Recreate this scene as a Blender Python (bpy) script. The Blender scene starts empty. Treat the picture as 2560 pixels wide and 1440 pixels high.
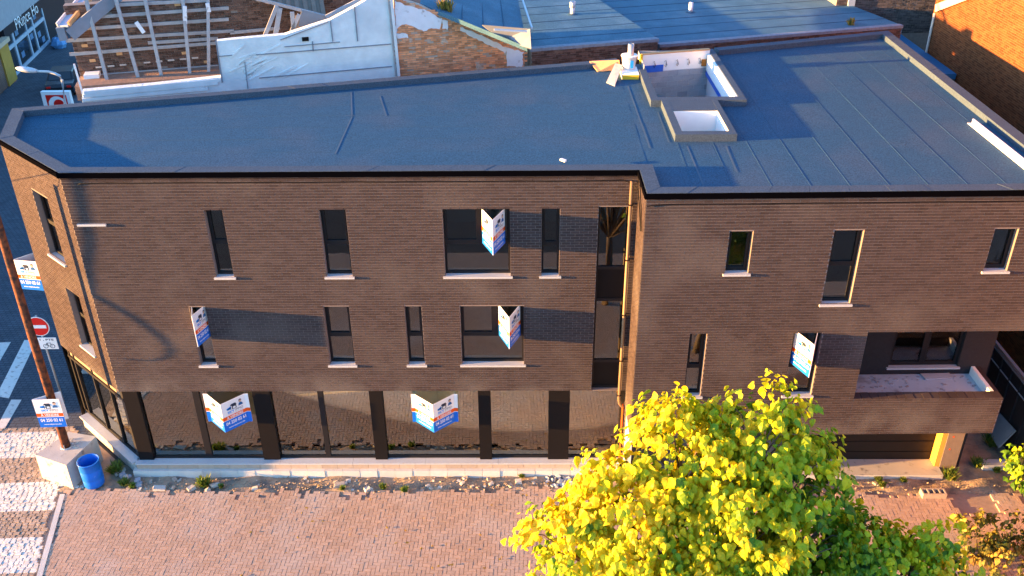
import bpy, math, random
from mathutils import Vector, Matrix
random.seed(11)
S = bpy.context.scene
C = S.collection
R = math.radians

# ------------------------------------------------------------------ camera
CAM = Vector((11.752, -21.563, 18.763))
AX = (Vector((0.99991911, 0.00880852, -0.00917486)),      # right
      Vector((-0.00358467, -0.49694369, -0.86777538)),    # down
      Vector((-0.01220321, 0.86773808, -0.49687192)))     # forward
FPX = 2300.0                                              # focal length for a 2560 px wide frame
cd = bpy.data.cameras.new('camera')
cam = bpy.data.objects.new('camera', cd); C.objects.link(cam)
m = Matrix.Identity(4)
for i in range(3):
    m[i][0] = AX[0][i]; m[i][1] = -AX[1][i]; m[i][2] = -AX[2][i]; m[i][3] = CAM[i]
cam.matrix_world = m
cd.sensor_width = 36; cd.lens = FPX / 2560 * 36
cd.clip_start = .1; cd.clip_end = 2000
S.camera = cam

# ------------------------------------------------------------------ sky, sun, exposure
SUN_EL, SUN_AZ = 5.2, 7.8           # sunlight travels along +x, turned about 8 degrees towards the facade
w = bpy.data.worlds.new('World'); S.world = w; w.use_nodes = True
wn = w.node_tree
sky = wn.nodes.new('ShaderNodeTexSky'); sky.sky_type = 'NISHITA'; sky.sun_disc = False
sky.sun_elevation = R(SUN_EL); sky.sun_rotation = R(180 + 90 - SUN_AZ)
sky.ozone_density = 3.5; sky.air_density = 1.0; sky.dust_density = .3
bg = wn.nodes['Background']; bg.inputs['Strength'].default_value = .15
wn.links.new(sky.outputs[0], bg.inputs['Color'])
sd = bpy.data.lights.new('sun', 'SUN'); sd.energy = 4.7; sd.angle = R(.5); sd.color = (1, .50, .14)
sun = bpy.data.objects.new('sun', sd); C.objects.link(sun)
SD = Vector((math.cos(R(SUN_EL)) * math.cos(R(SUN_AZ)), math.cos(R(SUN_EL)) * math.sin(R(SUN_AZ)), -math.sin(R(SUN_EL))))
sun.rotation_euler = SD.to_track_quat('-Z', 'Y').to_euler()
sun.location = (-30, -10, 30)
vs = S.view_settings
vs.view_transform = 'Standard'; vs.look = 'None'; vs.gamma = 1; vs.use_curve_mapping = False
vs.exposure = 3.0
S.render.engine = 'CYCLES'
S.cycles.use_denoising = True
S.cycles.max_bounces = 6; S.cycles.transparent_max_bounces = 8
S.cycles.sample_clamp_indirect = 6

# ------------------------------------------------------------------ helpers
def ray(px, py):
    return AX[0] * ((px - 1280) / FPX) + AX[1] * ((py - 720) / FPX) + AX[2]
def uz(px, py, z=0.):
    d = ray(px, py); return CAM + d * ((z - CAM.z) / d.z)
def uy(px, py, y=0.):
    d = ray(px, py); return CAM + d * ((y - CAM.y) / d.y)
def pix(p):
    q = Vector(p) - CAM; dz = q.dot(AX[2])
    return 1280 + FPX * q.dot(AX[0]) / dz, 720 + FPX * q.dot(AX[1]) / dz, dz
def inview(p, mrg=0):
    x, y, d = pix(p); return d > 0 and -mrg < x < 2560 + mrg and -mrg < y < 1440 + mrg

class Fr:                                   # a wall frame: s along, z up, o outwards
    def __init__(s, o, u, n): s.o, s.u, s.n = Vector((o[0], o[1], 0)), Vector((u[0], u[1], 0)).normalized(), Vector((n[0], n[1], 0)).normalized()
    def p(s, a, z, o=0.): return s.o + s.u * a + s.n * o + Vector((0, 0, z))
    def un(s, px, py, o=0.):
        b = s.o + s.n * o; d = ray(px, py); t = (b - CAM).dot(s.n) / d.dot(s.n); q = CAM + d * t
        return (q - b).dot(s.u), q.z

class MB:
    def __init__(s): s.v, s.f = [], []
    def add(s, vs_, fs):
        n = len(s.v); s.v += [tuple(x) for x in vs_]; s.f += [tuple(i + n for i in f) for f in fs]; return s
    def hexa(s, c):                          # 8 corners: 4 bottom, 4 top
        return s.add(c, [(3, 2, 1, 0), (4, 5, 6, 7), (0, 1, 5, 4), (1, 2, 6, 5), (2, 3, 7, 6), (3, 0, 4, 7)])
    def box(s, x0, x1, y0, y1, z0, z1):
        return s.hexa([(x0, y0, z0), (x1, y0, z0), (x1, y1, z0), (x0, y1, z0), (x0, y0, z1), (x1, y0, z1), (x1, y1, z1), (x0, y1, z1)])
    def fbox(s, F, a, b, z0, z1, o0, o1):    # box in a wall frame
        return s.hexa([F.p(a, z0, o1), F.p(b, z0, o1), F.p(b, z0, o0), F.p(a, z0, o0), F.p(a, z1, o1), F.p(b, z1, o1), F.p(b, z1, o0), F.p(a, z1, o0)])
    def prism(s, poly, z0, z1):
        n = len(poly)
        return s.add([(p[0], p[1], z0) for p in poly] + [(p[0], p[1], z1) for p in poly],
                     [tuple(range(n - 1, -1, -1)), tuple(range(n, 2 * n))] + [(i, (i + 1) % n, n + (i + 1) % n, n + i) for i in range(n)])
    def fprism(s, F, poly, o0, o1):          # polygon (s, z) in a wall frame, thick from o0 to o1
        n = len(poly)
        return s.add([F.p(a, z, o0) for a, z in poly] + [F.p(a, z, o1) for a, z in poly],
                     [tuple(range(n - 1, -1, -1)), tuple(range(n, 2 * n))] + [(i, (i + 1) % n, n + (i + 1) % n, n + i) for i in range(n)])
    def beam(s, a, b, w, h, up=(0, 0, 1)):
        a, b = Vector(a), Vector(b); d = (b - a).normalized(); x = d.cross(Vector(up))
        if x.length < 1e-4: x = d.cross(Vector((1, 0, 0)))
        x.normalize(); y = x.cross(d).normalized(); x *= w / 2; y *= h / 2
        return s.hexa([a - x - y, a + x - y, a + x + y, a - x + y, b - x - y, b + x - y, b + x + y, b - x + y])
    def tube(s, pts, r, n=10, cap=True):
        pts = [Vector(p) for p in pts]; rs = r if isinstance(r, (list, tuple)) else [r] * len(pts); base = len(s.v)
        ref = Vector((0, 0, 1))
        for i, p in enumerate(pts):
            d = (pts[min(i + 1, len(pts) - 1)] - pts[max(i - 1, 0)]).normalized()
            x = d.cross(ref)
            if x.length < .05: x = d.cross(Vector((1, .3, 0)))
            x.normalize(); y = d.cross(x).normalized()
            s.v += [tuple(p + (x * math.cos(t) + y * math.sin(t)) * rs[i]) for t in (2 * math.pi * k / n for k in range(n))]
        for i in range(len(pts) - 1):
            for k in range(n):
                a = base + i * n + k; b = base + i * n + (k + 1) % n
                s.f.append((a, b, b + n, a + n))
        if cap:
            s.f.append(tuple(base + k for k in range(n - 1, -1, -1))); e = base + (len(pts) - 1) * n
            s.f.append(tuple(e + k for k in range(n)))
        return s
    def lathe(s, c, prof, n=20):             # profile of (r, z) turned about a vertical axis
        base = len(s.v)
        for r, z in prof: s.v += [(c[0] + r * math.cos(2 * math.pi * k / n), c[1] + r * math.sin(2 * math.pi * k / n), c[2] + z) for k in range(n)]
        for i in range(len(prof) - 1):
            for k in range(n):
                a = base + i * n + k; b = base + i * n + (k + 1) % n
                s.f.append((a, b, b + n, a + n))
        return s
    def mesh(s, name, mat, smooth=False):
        me = bpy.data.meshes.new(name); me.from_pydata(s.v, [], s.f); me.update()
        if mat: me.materials.append(mat)
        if smooth:
            for p in me.polygons: p.use_smooth = True
        return me
    def build(s, name, mat, parent=None, smooth=False, kind=None):
        return link(name, s.mesh(name, mat, smooth), parent, kind)

ROOTS = {}
def link(name, me, parent=None, kind=None, loc=None):
    o = bpy.data.objects.new(name, me); C.objects.link(o)
    if loc is not None: o.location = loc
    if parent is not None:
        o.parent = parent
        if parent.name in ROOTS: o.matrix_parent_inverse = ROOTS[parent.name]
    if kind: o['kind'] = kind
    return o
def tag(o, label, cat, group=None):
    o['label'] = label; o['category'] = cat
    if group: o['group'] = group
    return o
def thing(name, label, cat, loc=(0, 0, 0), group=None, world=True):
    """Empty at the thing's base; children are modelled in world coordinates when world is True."""
    o = bpy.data.objects.new(name, None); C.objects.link(o); o.location = loc
    o.empty_display_size = .2
    if world: ROOTS[o.name] = Matrix.Translation(-Vector(loc))
    return tag(o, label, cat, group)
def structure(o): o['kind'] = 'structure'; return o
def inpoly(x, y, P):
    r = False; n = len(P)
    for i in range(n):
        a, b = P[i], P[i - 1]
        if (a[1] > y) != (b[1] > y) and x < (b[0] - a[0]) * (y - a[1]) / (b[1] - a[1]) + a[0]: r = not r
    return r
def clip(P, nx, ny, c):                      # keep the side where nx*x + ny*y <= c
    out = []
    for i in range(len(P)):
        a, b = P[i], P[(i + 1) % len(P)]; da = nx * a[0] + ny * a[1] - c; db = nx * b[0] + ny * b[1] - c
        if da <= 0: out.append(a)
        if da * db < 0: t = da / (da - db); out.append((a[0] + (b[0] - a[0]) * t, a[1] + (b[1] - a[1]) * t))
    return out
def inset(P, d):
    out = []; n = len(P)
    for i in range(n):
        p0, p1, p2 = (Vector(P[i - 1]), Vector(P[i]), Vector(P[(i + 1) % n]))
        e0, e1 = (p1 - p0).normalized(), (p2 - p1).normalized()
        n0, n1 = Vector((-e0.y, e0.x)), Vector((-e1.y, e1.x))
        k = 1 + n0.dot(n1); out.append(tuple(p1 + (n0 + n1) * (d / max(k, .3))))
    return out

# ------------------------------------------------------------------ materials
def mat(name, col, rough=.85, var=.18, sc=4., bump=0., bsc=40., spec=.25, isl=0., col2=None, c2lo=.5, c2hi=.7, c2sc=1.2, metal=0., detail=6., grain=0., gsc=30.):
    """col varied by noise; isl varies it from piece to piece; col2 is a second colour in stains."""
    mt = bpy.data.materials.new(name); mt.use_nodes = True; nt = mt.node_tree; N, Lk = nt.nodes, nt.links
    b = N['Principled BSDF']; b.inputs['Roughness'].default_value = rough; b.inputs['Specular IOR Level'].default_value = spec; b.inputs['Metallic'].default_value = metal
    geo = N.new('ShaderNodeNewGeometry')
    def noise(scale, det=detail):
        n = N.new('ShaderNodeTexNoise'); n.inputs['Scale'].default_value = scale; n.inputs['Detail'].default_value = det
        Lk.new(geo.outputs['Position'], n.inputs['Vector']); return n
    def mix(f, a, c, kind='MIX'):
        x = N.new('ShaderNodeMix'); x.data_type = 'RGBA'; x.blend_type = kind
        for k, v in ((0, f), (6, a), (7, c)):
            if hasattr(v, 'is_linked'): Lk.new(v, x.inputs[k])
            else: x.inputs[k].default_value = v if k == 0 else (*v, 1)
        return x.outputs[2]
    lo = tuple(max(0, c * (1 - var)) for c in col); hi = tuple(min(1, c * (1 + var)) for c in col)
    out = mix(noise(sc).outputs['Fac'], lo, hi)
    if isl:
        oi = N.new('ShaderNodeObjectInfo'); ad = N.new('ShaderNodeMath'); ad.operation = 'ADD'
        Lk.new(oi.outputs['Random'], ad.inputs[0]); Lk.new(geo.outputs['Random Per Island'], ad.inputs[1])
        fr = N.new('ShaderNodeMath'); fr.operation = 'FRACT'; Lk.new(ad.outputs[0], fr.inputs[0])
        mr = N.new('ShaderNodeMapRange'); mr.inputs['To Min'].default_value = 1 - isl; mr.inputs['To Max'].default_value = 1 + isl; Lk.new(fr.outputs[0], mr.inputs['Value'])
        out = mix(1., out, mr.outputs[0], 'MULTIPLY')
    if col2:
        mr = N.new('ShaderNodeMapRange'); mr.inputs['From Min'].default_value = c2lo; mr.inputs['From Max'].default_value = c2hi; Lk.new(noise(c2sc, 8).outputs['Fac'], mr.inputs['Value'])
        out = mix(mr.outputs[0], out, col2)
    if grain:
        gm = N.new('ShaderNodeMapRange'); gm.inputs['From Min'].default_value = .3; gm.inputs['From Max'].default_value = .7; gm.inputs['To Min'].default_value = 1 - grain; gm.inputs['To Max'].default_value = 1 + grain
        Lk.new(noise(gsc, 2).outputs['Fac'], gm.inputs['Value']); out = mix(1., out, gm.outputs[0], 'MULTIPLY')
    Lk.new(out, b.inputs['Base Color'])
    if bump:
        bp = N.new('ShaderNodeBump'); bp.inputs['Strength'].default_value = bump; bp.inputs['Distance'].default_value = .02
        Lk.new(noise(bsc).outputs['Fac'], bp.inputs['Height']); Lk.new(bp.outputs[0], b.inputs['Normal'])
    return mt
def brick_sheet(name, c1, c2, mortar, L, H, rough=.9, axis='xz', bump=.3):
    """far or grazing masonry where single pieces no longer tell apart"""
    mt = bpy.data.materials.new(name); mt.use_nodes = True; nt = mt.node_tree; N, Lk = nt.nodes, nt.links
    b = N['Principled BSDF']; b.inputs['Roughness'].default_value = rough; b.inputs['Specular IOR Level'].default_value = .2
    g = N.new('ShaderNodeNewGeometry'); sp = N.new('ShaderNodeSeparateXYZ'); cb = N.new('ShaderNodeCombineXYZ'); Lk.new(g.outputs['Position'], sp.inputs[0])
    for k, a in enumerate(axis): Lk.new(sp.outputs['xyz'.index(a)], cb.inputs[k])
    t = N.new('ShaderNodeTexBrick'); t.inputs['Scale'].default_value = 1; t.inputs['Brick Width'].default_value = L; t.inputs['Row Height'].default_value = H; t.inputs['Mortar Size'].default_value = H * .09
    t.inputs['Color1'].default_value = (*c1, 1); t.inputs['Color2'].default_value = (*c2, 1); t.inputs['Mortar'].default_value = (*mortar, 1)
    Lk.new(cb.outputs[0], t.inputs['Vector'])
    n = N.new('ShaderNodeTexNoise'); n.inputs['Scale'].default_value = 1.3; n.inputs['Detail'].default_value = 8; Lk.new(g.outputs['Position'], n.inputs['Vector'])
    mx = N.new('ShaderNodeMix'); mx.data_type = 'RGBA'; mx.blend_type = 'MULTIPLY'; mx.inputs[0].default_value = .55
    Lk.new(t.outputs['Color'], mx.inputs[6]); Lk.new(n.outputs['Fac'], mx.inputs[7]); Lk.new(mx.outputs[2], b.inputs['Base Color'])
    bp = N.new('ShaderNodeBump'); bp.inputs['Strength'].default_value = bump; bp.inputs['Distance'].default_value = .01; bp.invert = True
    Lk.new(t.outputs['Fac'], bp.inputs['Height']); Lk.new(bp.outputs[0], b.inputs['Normal'])
    return mt
def glass(name, refl=.2, tint=(.6, .68, .7), gcol=(.9, .93, .95)):
    mt = bpy.data.materials.new(name); mt.use_nodes = True; nt = mt.node_tree; N, Lk = nt.nodes, nt.links
    N.remove(N['Principled BSDF']); tr = N.new('ShaderNodeBsdfTransparent'); tr.inputs[0].default_value = (*tint, 1)
    gl = N.new('ShaderNodeBsdfGlossy'); gl.inputs['Roughness'].default_value = .015; gl.inputs['Color'].default_value = (*gcol, 1)
    n = N.new('ShaderNodeTexNoise'); n.inputs['Scale'].default_value = .8
    bp = N.new('ShaderNodeBump'); bp.inputs['Strength'].default_value = .02; bp.inputs['Distance'].default_value = .05
    Lk.new(n.outputs['Fac'], bp.inputs['Height']); Lk.new(bp.outputs[0], gl.inputs['Normal'])
    lw = N.new('ShaderNodeFresnel'); lw.inputs['IOR'].default_value = 1.6
    ad = N.new('ShaderNodeMath'); ad.operation = 'ADD'; ad.use_clamp = True; ad.inputs[1].default_value = refl; Lk.new(lw.outputs[0], ad.inputs[0])
    ms = N.new('ShaderNodeMixShader'); Lk.new(ad.outputs[0], ms.inputs[0]); Lk.new(tr.outputs[0], ms.inputs[1]); Lk.new(gl.outputs[0], ms.inputs[2])
    Lk.new(ms.outputs[0], N['Material Output'].inputs[0])
    return mt
def leafmat(name, cols, trans=.45):
    mt = bpy.data.materials.new(name); mt.use_nodes = True; nt = mt.node_tree; N, Lk = nt.nodes, nt.links
    b = N['Principled BSDF']; b.inputs['Roughness'].default_value = .5; b.inputs['Specular IOR Level'].default_value = .3
    at = N.new('ShaderNodeAttribute'); at.attribute_name = 'tone'
    ob = N.new('ShaderNodeObjectInfo')
    g = N.new('ShaderNodeNewGeometry'); n = N.new('ShaderNodeTexNoise'); n.inputs['Scale'].default_value = 9; Lk.new(g.outputs['Position'], n.inputs['Vector'])
    a = N.new('ShaderNodeMath'); a.operation = 'MULTIPLY_ADD'; a.inputs[1].default_value = .35; Lk.new(n.outputs['Fac'], a.inputs[0]); Lk.new(at.outputs['Fac'], a.inputs[2])
    s = N.new('ShaderNodeMath'); s.operation = 'SUBTRACT'; s.inputs[1].default_value = .17; Lk.new(a.outputs[0], s.inputs[0])
    r = N.new('ShaderNodeValToRGB'); e = r.color_ramp.elements
    while len(e) < len(cols): e.new(.5)
    for k, c in enumerate(cols): e[k].position = k / (len(cols) - 1); e[k].color = (*c, 1)
    Lk.new(s.outputs[0], r.inputs[0]); Lk.new(r.outputs[0], b.inputs['Base Color'])
    tl = N.new('ShaderNodeBsdfTranslucent'); Lk.new(r.outputs[0], tl.inputs[0])
    ms = N.new('ShaderNodeMixShader'); ms.inputs[0].default_value = trans
    Lk.new(b.outputs[0], ms.inputs[1]); Lk.new(tl.outputs[0], ms.inputs[2]); Lk.new(ms.outputs[0], N['Material Output'].inputs[0])
    return mt

X = {}
X['brick'] = mat('dark_brick', (.056, .043, .0445), .9, .22, 9, .1, 60, spec=.05, isl=.17, col2=(.10, .085, .083), c2lo=.52, c2hi=.80, c2sc=.55)
def bloom(mt, col, z0, z1):
    """whitish lime bloom on the lowest courses over the shopfront"""
    nt = mt.node_tree; N, Lk = nt.nodes, nt.links; b = N['Principled BSDF']; src = b.inputs['Base Color'].links[0].from_socket
    g_ = N.new('ShaderNodeNewGeometry'); sp = N.new('ShaderNodeSeparateXYZ'); Lk.new(g_.outputs['Position'], sp.inputs[0])
    mr = N.new('ShaderNodeMapRange'); mr.inputs['From Min'].default_value = z1; mr.inputs['From Max'].default_value = z0; Lk.new(sp.outputs[2], mr.inputs['Value'])
    n = N.new('ShaderNodeTexNoise'); n.inputs['Scale'].default_value = .7; n.inputs['Detail'].default_value = 7; Lk.new(g_.outputs['Position'], n.inputs['Vector'])
    m2 = N.new('ShaderNodeMapRange'); m2.inputs['From Min'].default_value = .44; m2.inputs['From Max'].default_value = .66; Lk.new(n.outputs['Fac'], m2.inputs['Value'])
    mu = N.new('ShaderNodeMath'); mu.operation = 'MULTIPLY'; Lk.new(mr.outputs[0], mu.inputs[0]); Lk.new(m2.outputs[0], mu.inputs[1])
    x = N.new('ShaderNodeMix'); x.data_type = 'RGBA'; Lk.new(mu.outputs[0], x.inputs[0]); Lk.new(src, x.inputs[6]); x.inputs[7].default_value = (*col, 1); Lk.new(x.outputs[2], b.inputs['Base Color'])
bloom(X['brick'], (.12, .108, .105), 3.05, 3.65)
X['mortar'] = mat('pale_mortar', (.20, .17, .165), .95, .2, 12, .1, 80, spec=.05)
X['membrane'] = mat('bitumen_membrane', (.033, .090, .150), .85, .10, 2.2, .2, 120, .1, col2=(.052, .095, .145), c2lo=.46, c2hi=.72, c2sc=.55, grain=.34, gsc=28)
X['coping'] = mat('coping_membrane', (.062, .090, .125), .85, .12, 3, .2, 120, .1, grain=.25, gsc=28)
X['seam'] = mat('weld_bead', (.030, .082, .14), .8, .2, 6, grain=.3)
X['chalk'] = mat('chalk_line', (.058, .105, .155), .9, .4, 30)
X['black'] = mat('black_metal', (.008, .007, .008), .6, .1, 5, spec=.12)
X['frame'] = mat('anthracite_frame', (.010, .010, .013), .5, .1, 5, spec=.25)
X['bluestone'] = mat('pale_stone_sill', (.44, .46, .49), .7, .1, 14, .1, 90)
X['plinth_tan'] = mat('plinth_block', (.40, .33, .27), .9, .15, 8, .2, 60, isl=.12)
X['plinth_white'] = mat('plinth_white_block', (.56, .55, .53), .9, .1, 6, .2, 50, isl=.06)
X['glass'] = glass('window_glass', .055)
X['shopglass'] = glass('shop_glass', .18, (.97, .98, .95), (.92, .95, .88))
X['screed'] = mat('interior_screed', (.74, .71, .60), .9, .15, 1.5, .2, 30)
X['inner'] = mat('interior_plaster', (.66, .62, .55), .9, .15, 2)
X['concrete'] = mat('concrete', (.46, .45, .43), .92, .2, 3, .3, 40, col2=(.16, .15, .15), c2lo=.6, c2hi=.75, c2sc=5)
X['balcony'] = mat('balcony_screed', (.46, .55, .63), .9, .15, 3, .3, 30, col2=(.16, .18, .20), c2lo=.58, c2hi=.72, c2sc=1.3)
X['foam'] = mat('white_foam_board', (.86, .85, .82), .9, .06, 5)
X['cmu'] = mat('concrete_block', (.34, .35, .38), .95, .15, 20, .4, 90, isl=.14)
X['cmu_joint'] = mat('block_joint', (.68, .68, .70), .95, .1, 20)
X['bluefilm'] = mat('blue_film', (.02, .12, .55), .45, .15, 6)
X['wood'] = mat('bare_wood', (.58, .32, .15), .8, .25, 6, .2, 40)
X['greywood'] = mat('weathered_timber', (.36, .35, .36), .9, .3, 7, .4, 50)
X['zinc'] = mat('zinc', (.45, .44, .43), .4, .2, 6, metal=.6)
X['alu'] = mat('white_flashing', (.85, .85, .85), .4, .05, 5)
X['white'] = mat('white_board', (.84, .84, .84), .5, .03, 5)
X['sgblue'] = mat('sign_blue', (.004, .15, .66), .45, .05, 5)
X['sgorange'] = mat('sign_orange', (.80, .10, .010), .45, .05, 5)
X['sgnavy'] = mat('sign_navy', (.02, .035, .07), .5, .05, 5)
X['sgsky'] = mat('sign_sky', (.01, .27, .78), .5, .05, 5)
X['skin'] = mat('sign_skin', (.6, .38, .26), .5, .05, 5)
X['red'] = mat('sign_red', (.68, .015, .012), .4, .05, 5)
X['galv'] = mat('galvanised_steel', (.42, .44, .46), .45, .15, 6, metal=.4)
X['rust'] = mat('rusty_pole', (.17, .055, .025), .85, .5, 7, .5, 40, col2=(.05, .025, .02), c2lo=.45, c2hi=.6, c2sc=6)
X['barrel'] = mat('blue_plastic', (.01, .15, .62), .4, .15, 6, col2=(.5, .55, .6), c2lo=.66, c2hi=.8, c2sc=3)
X['paver'] = mat('clay_paver', (.46, .325, .245), .9, .12, 7, .15, 60, spec=.15, isl=.10, col2=(.48, .42, .385), c2lo=.48, c2hi=.8, c2sc=.5)
X['sett'] = mat('stone_sett', (.40, .31, .24), .9, .22, 9, .4, 40, isl=.22)
X['paintsett'] = mat('painted_sett', (.70, .67, .62), .8, .10, 8, .3, 40, isl=.12, col2=(.42, .36, .31), c2lo=.56, c2hi=.72, c2sc=7)
X['bed'] = mat('sand_bed', (.32, .245, .20), 1, .25, 10, .3, 60)
X['dirt'] = mat('dry_dirt', (.36, .27, .19), 1, .35, 3.5, 1., 16, col2=(.17, .15, .13), c2lo=.45, c2hi=.65, c2sc=2.2)
X['asphalt'] = mat('asphalt', (.055, .056, .06), .9, .2, 4, .3, 80)
X['stone'] = mat('rubble_stone', (.50, .46, .42), .95, .2, 9, .5, 40, isl=.25)
X['slate'] = mat('slate_shard', (.30, .34, .40), .8, .2, 9, isl=.3)
X['tarp'] = mat('white_sheeting', (.72, .78, .80), .75, .16, 3.5, .6, 9, col2=(.56, .61, .64), c2lo=.42, c2hi=.75, c2sc=1.1)
X['oldbrick'] = mat('sooty_brick', (.125, .072, .055), .95, .3, 9, .5, 40, isl=.45, col2=(.26, .17, .12), c2lo=.6, c2hi=.75, c2sc=3)
X['oldmortar'] = mat('old_mortar', (.24, .20, .18), 1, .3, 9)
X['palebrick'] = mat('pale_brick', (.55, .47, .42), .95, .2, 9)
X['gablebrick'] = mat('gable_brick', (.70, .31, .155), .95, .3, 7, .6, 30, isl=.35, col2=(.62, .48, .38), c2lo=.60, c2hi=.68, c2sc=3)
X['gablemortar'] = mat('gable_mortar', (.46, .36, .29), 1, .2, 9)
X['plaster'] = mat('peeling_plaster', (.74, .76, .80), .9, .12, 5, .3, 25, col2=(.42, .40, .40), c2lo=.62, c2hi=.72, c2sc=4)
X['orange'] = mat('ochre_brick', (.165, .052, .019), .9, .2, 9, .3, 50, spec=.1, isl=.3)
X['orangemortar'] = mat('ochre_mortar', (.28, .14, .07), 1, .15, 9)
X['darkwall'] = mat('blackened_brick', (.10, .085, .085), .95, .3, 9, .4, 40, isl=.4)
X['oldroof'] = mat('old_roofing_felt', (.065, .155, .225), .85, .22, 1.6, .2, 120, .1, grain=.25, col2=(.10, .20, .27), c2lo=.5, c2hi=.75, c2sc=.8)
X['coatedroof'] = mat('blue_coated_roof', (.03, .14, .28), .6, .15, 2)
X['corr'] = mat('brown_corrugated', (.20, .15, .12), .8, .25, 4)
X['darksheet'] = mat('dark_sheet', (.016, .019, .027), .4, .2, 3)
X['greysheet'] = mat('grey_sheet', (.20, .23, .28), .7, .2, 4)
X['shopframe'] = mat('shop_frame', (.36, .45, .55), .6, .1, 4)
X['render'] = mat('grey_render', (.33, .34, .37), .9, .15, 3)
X['ochre'] = mat('ochre_paint', (.45, .26, .05), .8, .2, 3)
X['carpaint'] = mat('black_car_paint', (.012, .013, .018), .18, .05, 3, spec=.6)
X['carglass'] = mat('car_glass', (.02, .025, .03), .06, .02, 3, spec=.8)
X['rubber'] = mat('rubber', (.015, .015, .015), .8, .1, 5)
X['bark'] = mat('bark', (.14, .10, .075), .95, .35, 12, .8, 30)
X['weed'] = leafmat('weed_green', [(.05, .11, .02), (.13, .22, .03), (.30, .28, .06)], .3)
X['leaf'] = leafmat('catalpa_leaf', [(.035, .10, .010), (.10, .24, .015), (.31, .44, .02), (.58, .58, .015), (.72, .56, .02)], .42)
X['dryleaf'] = leafmat('dry_leaf', [(.06, .09, .02), (.17, .16, .03), (.38, .27, .05), (.30, .14, .04)], .35)
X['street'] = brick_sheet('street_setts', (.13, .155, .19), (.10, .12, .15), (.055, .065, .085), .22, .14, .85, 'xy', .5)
X['lampgrey'] = mat('lamp_grey', (.50, .54, .58), .5, .08, 4)
X['housewall'] = brick_sheet('house_brick', (.26, .13, .09), (.20, .10, .07), (.3, .27, .24), .22, .08, .9, 'yz')
X['tile'] = mat('roof_tile', (.20, .08, .05), .9, .25, 6)

# ------------------------------------------------------------------ masonry
def courses(s0, s1, z0, z1, holes=(), keep=None, L=.23, H=.08, J=.012, jit=0., rnd=None):
    """half-bond bricks (s0, s1, z0, z1, extra depth) cut round the holes"""
    rnd = rnd or random; out = []; n = int(round((z1 - z0) / H)); H = (z1 - z0) / n
    for r in range(n):
        za = z0 + r * H + J / 2; zb = z0 + (r + 1) * H - J / 2; zc = (za + zb) / 2
        free = [(s0, s1)]
        for h in holes:
            if h[2] < zc < h[3]:
                nf = []
                for a, b in free:
                    if h[1] <= a or h[0] >= b: nf.append((a, b)); continue
                    if h[0] - a > .02: nf.append((a, h[0]))
                    if b - h[1] > .02: nf.append((h[1], b))
                free = nf
        k0 = int(math.floor(s0 / L)) - 1
        for a, b in free:
            k = k0
            while True:
                x = (k + (.5 if r % 2 else 0) + (.0)) * L; k += 1
                if x >= b: break
                xa, xb = max(x, a), min(x + L, b)
                if xb - xa < .035: continue
                if keep and not keep((xa + xb) / 2, zc): continue
                j = jit
                out.append((xa + J / 2 + j * .3 * rnd.uniform(-1, 1), xb - J / 2 + j * .3 * rnd.uniform(-1, 1), za + j * .2 * rnd.uniform(-1, 1), zb + j * .2 * rnd.uniform(-1, 1), j * rnd.uniform(-.6, 1)))
    return out
BQ = [(3, 2, 1, 0), (0, 1, 5, 4), (1, 2, 6, 5), (2, 3, 7, 6), (3, 0, 4, 7)]     # a brick without its hidden back
def brick_corners(F, b, o):
    a, c, z0, z1, e = b
    return [F.p(a, z0, o + e), F.p(c, z0, o + e), F.p(c, z1, o + e), F.p(a, z1, o + e), F.p(a, z0, -.004), F.p(c, z0, -.004), F.p(c, z1, -.004), F.p(a, z1, -.004)]
def lay(F, bricks, wall, mt, proud=.007, n_single=300, name='brick', base=0.):
    """the bricks that show largest become objects sharing one mesh, the rest one part"""
    full = max((round(b[1] - b[0], 2) for b in bricks), default=0)
    cand = []
    for i, b in enumerate(bricks):
        p = F.p((b[0] + b[1]) / 2, (b[2] + b[3]) / 2)
        if abs(b[1] - b[0] - full) < .015 and inview(p): cand.append((pix(p)[2], i))
    cand.sort(); pick = {i for _, i in cand[:n_single]}
    rest = MB(); shared = None; cz = (bricks[0][3] - bricks[0][2]) if bricks else 0
    if pick:
        sb = MB(); G = Fr((0, 0), F.u, F.n); c = brick_corners(G, (-full / 2, full / 2, -cz / 2, cz / 2, 0), proud); sb.add(c, BQ)
        shared = sb.mesh(name, mt)
    for i, b in enumerate(bricks):
        if i in pick: link(name, shared, wall, loc=F.p((b[0] + b[1]) / 2, (b[2] + b[3]) / 2, base + b[4] * .8))
        else:
            c = brick_corners(F, b, proud)
            if base: c = [q + F.n * base for q in c]
            rest.add(c, BQ)
    if rest.v: rest.build('brickwork', mt, wall, kind='stuff')
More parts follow.
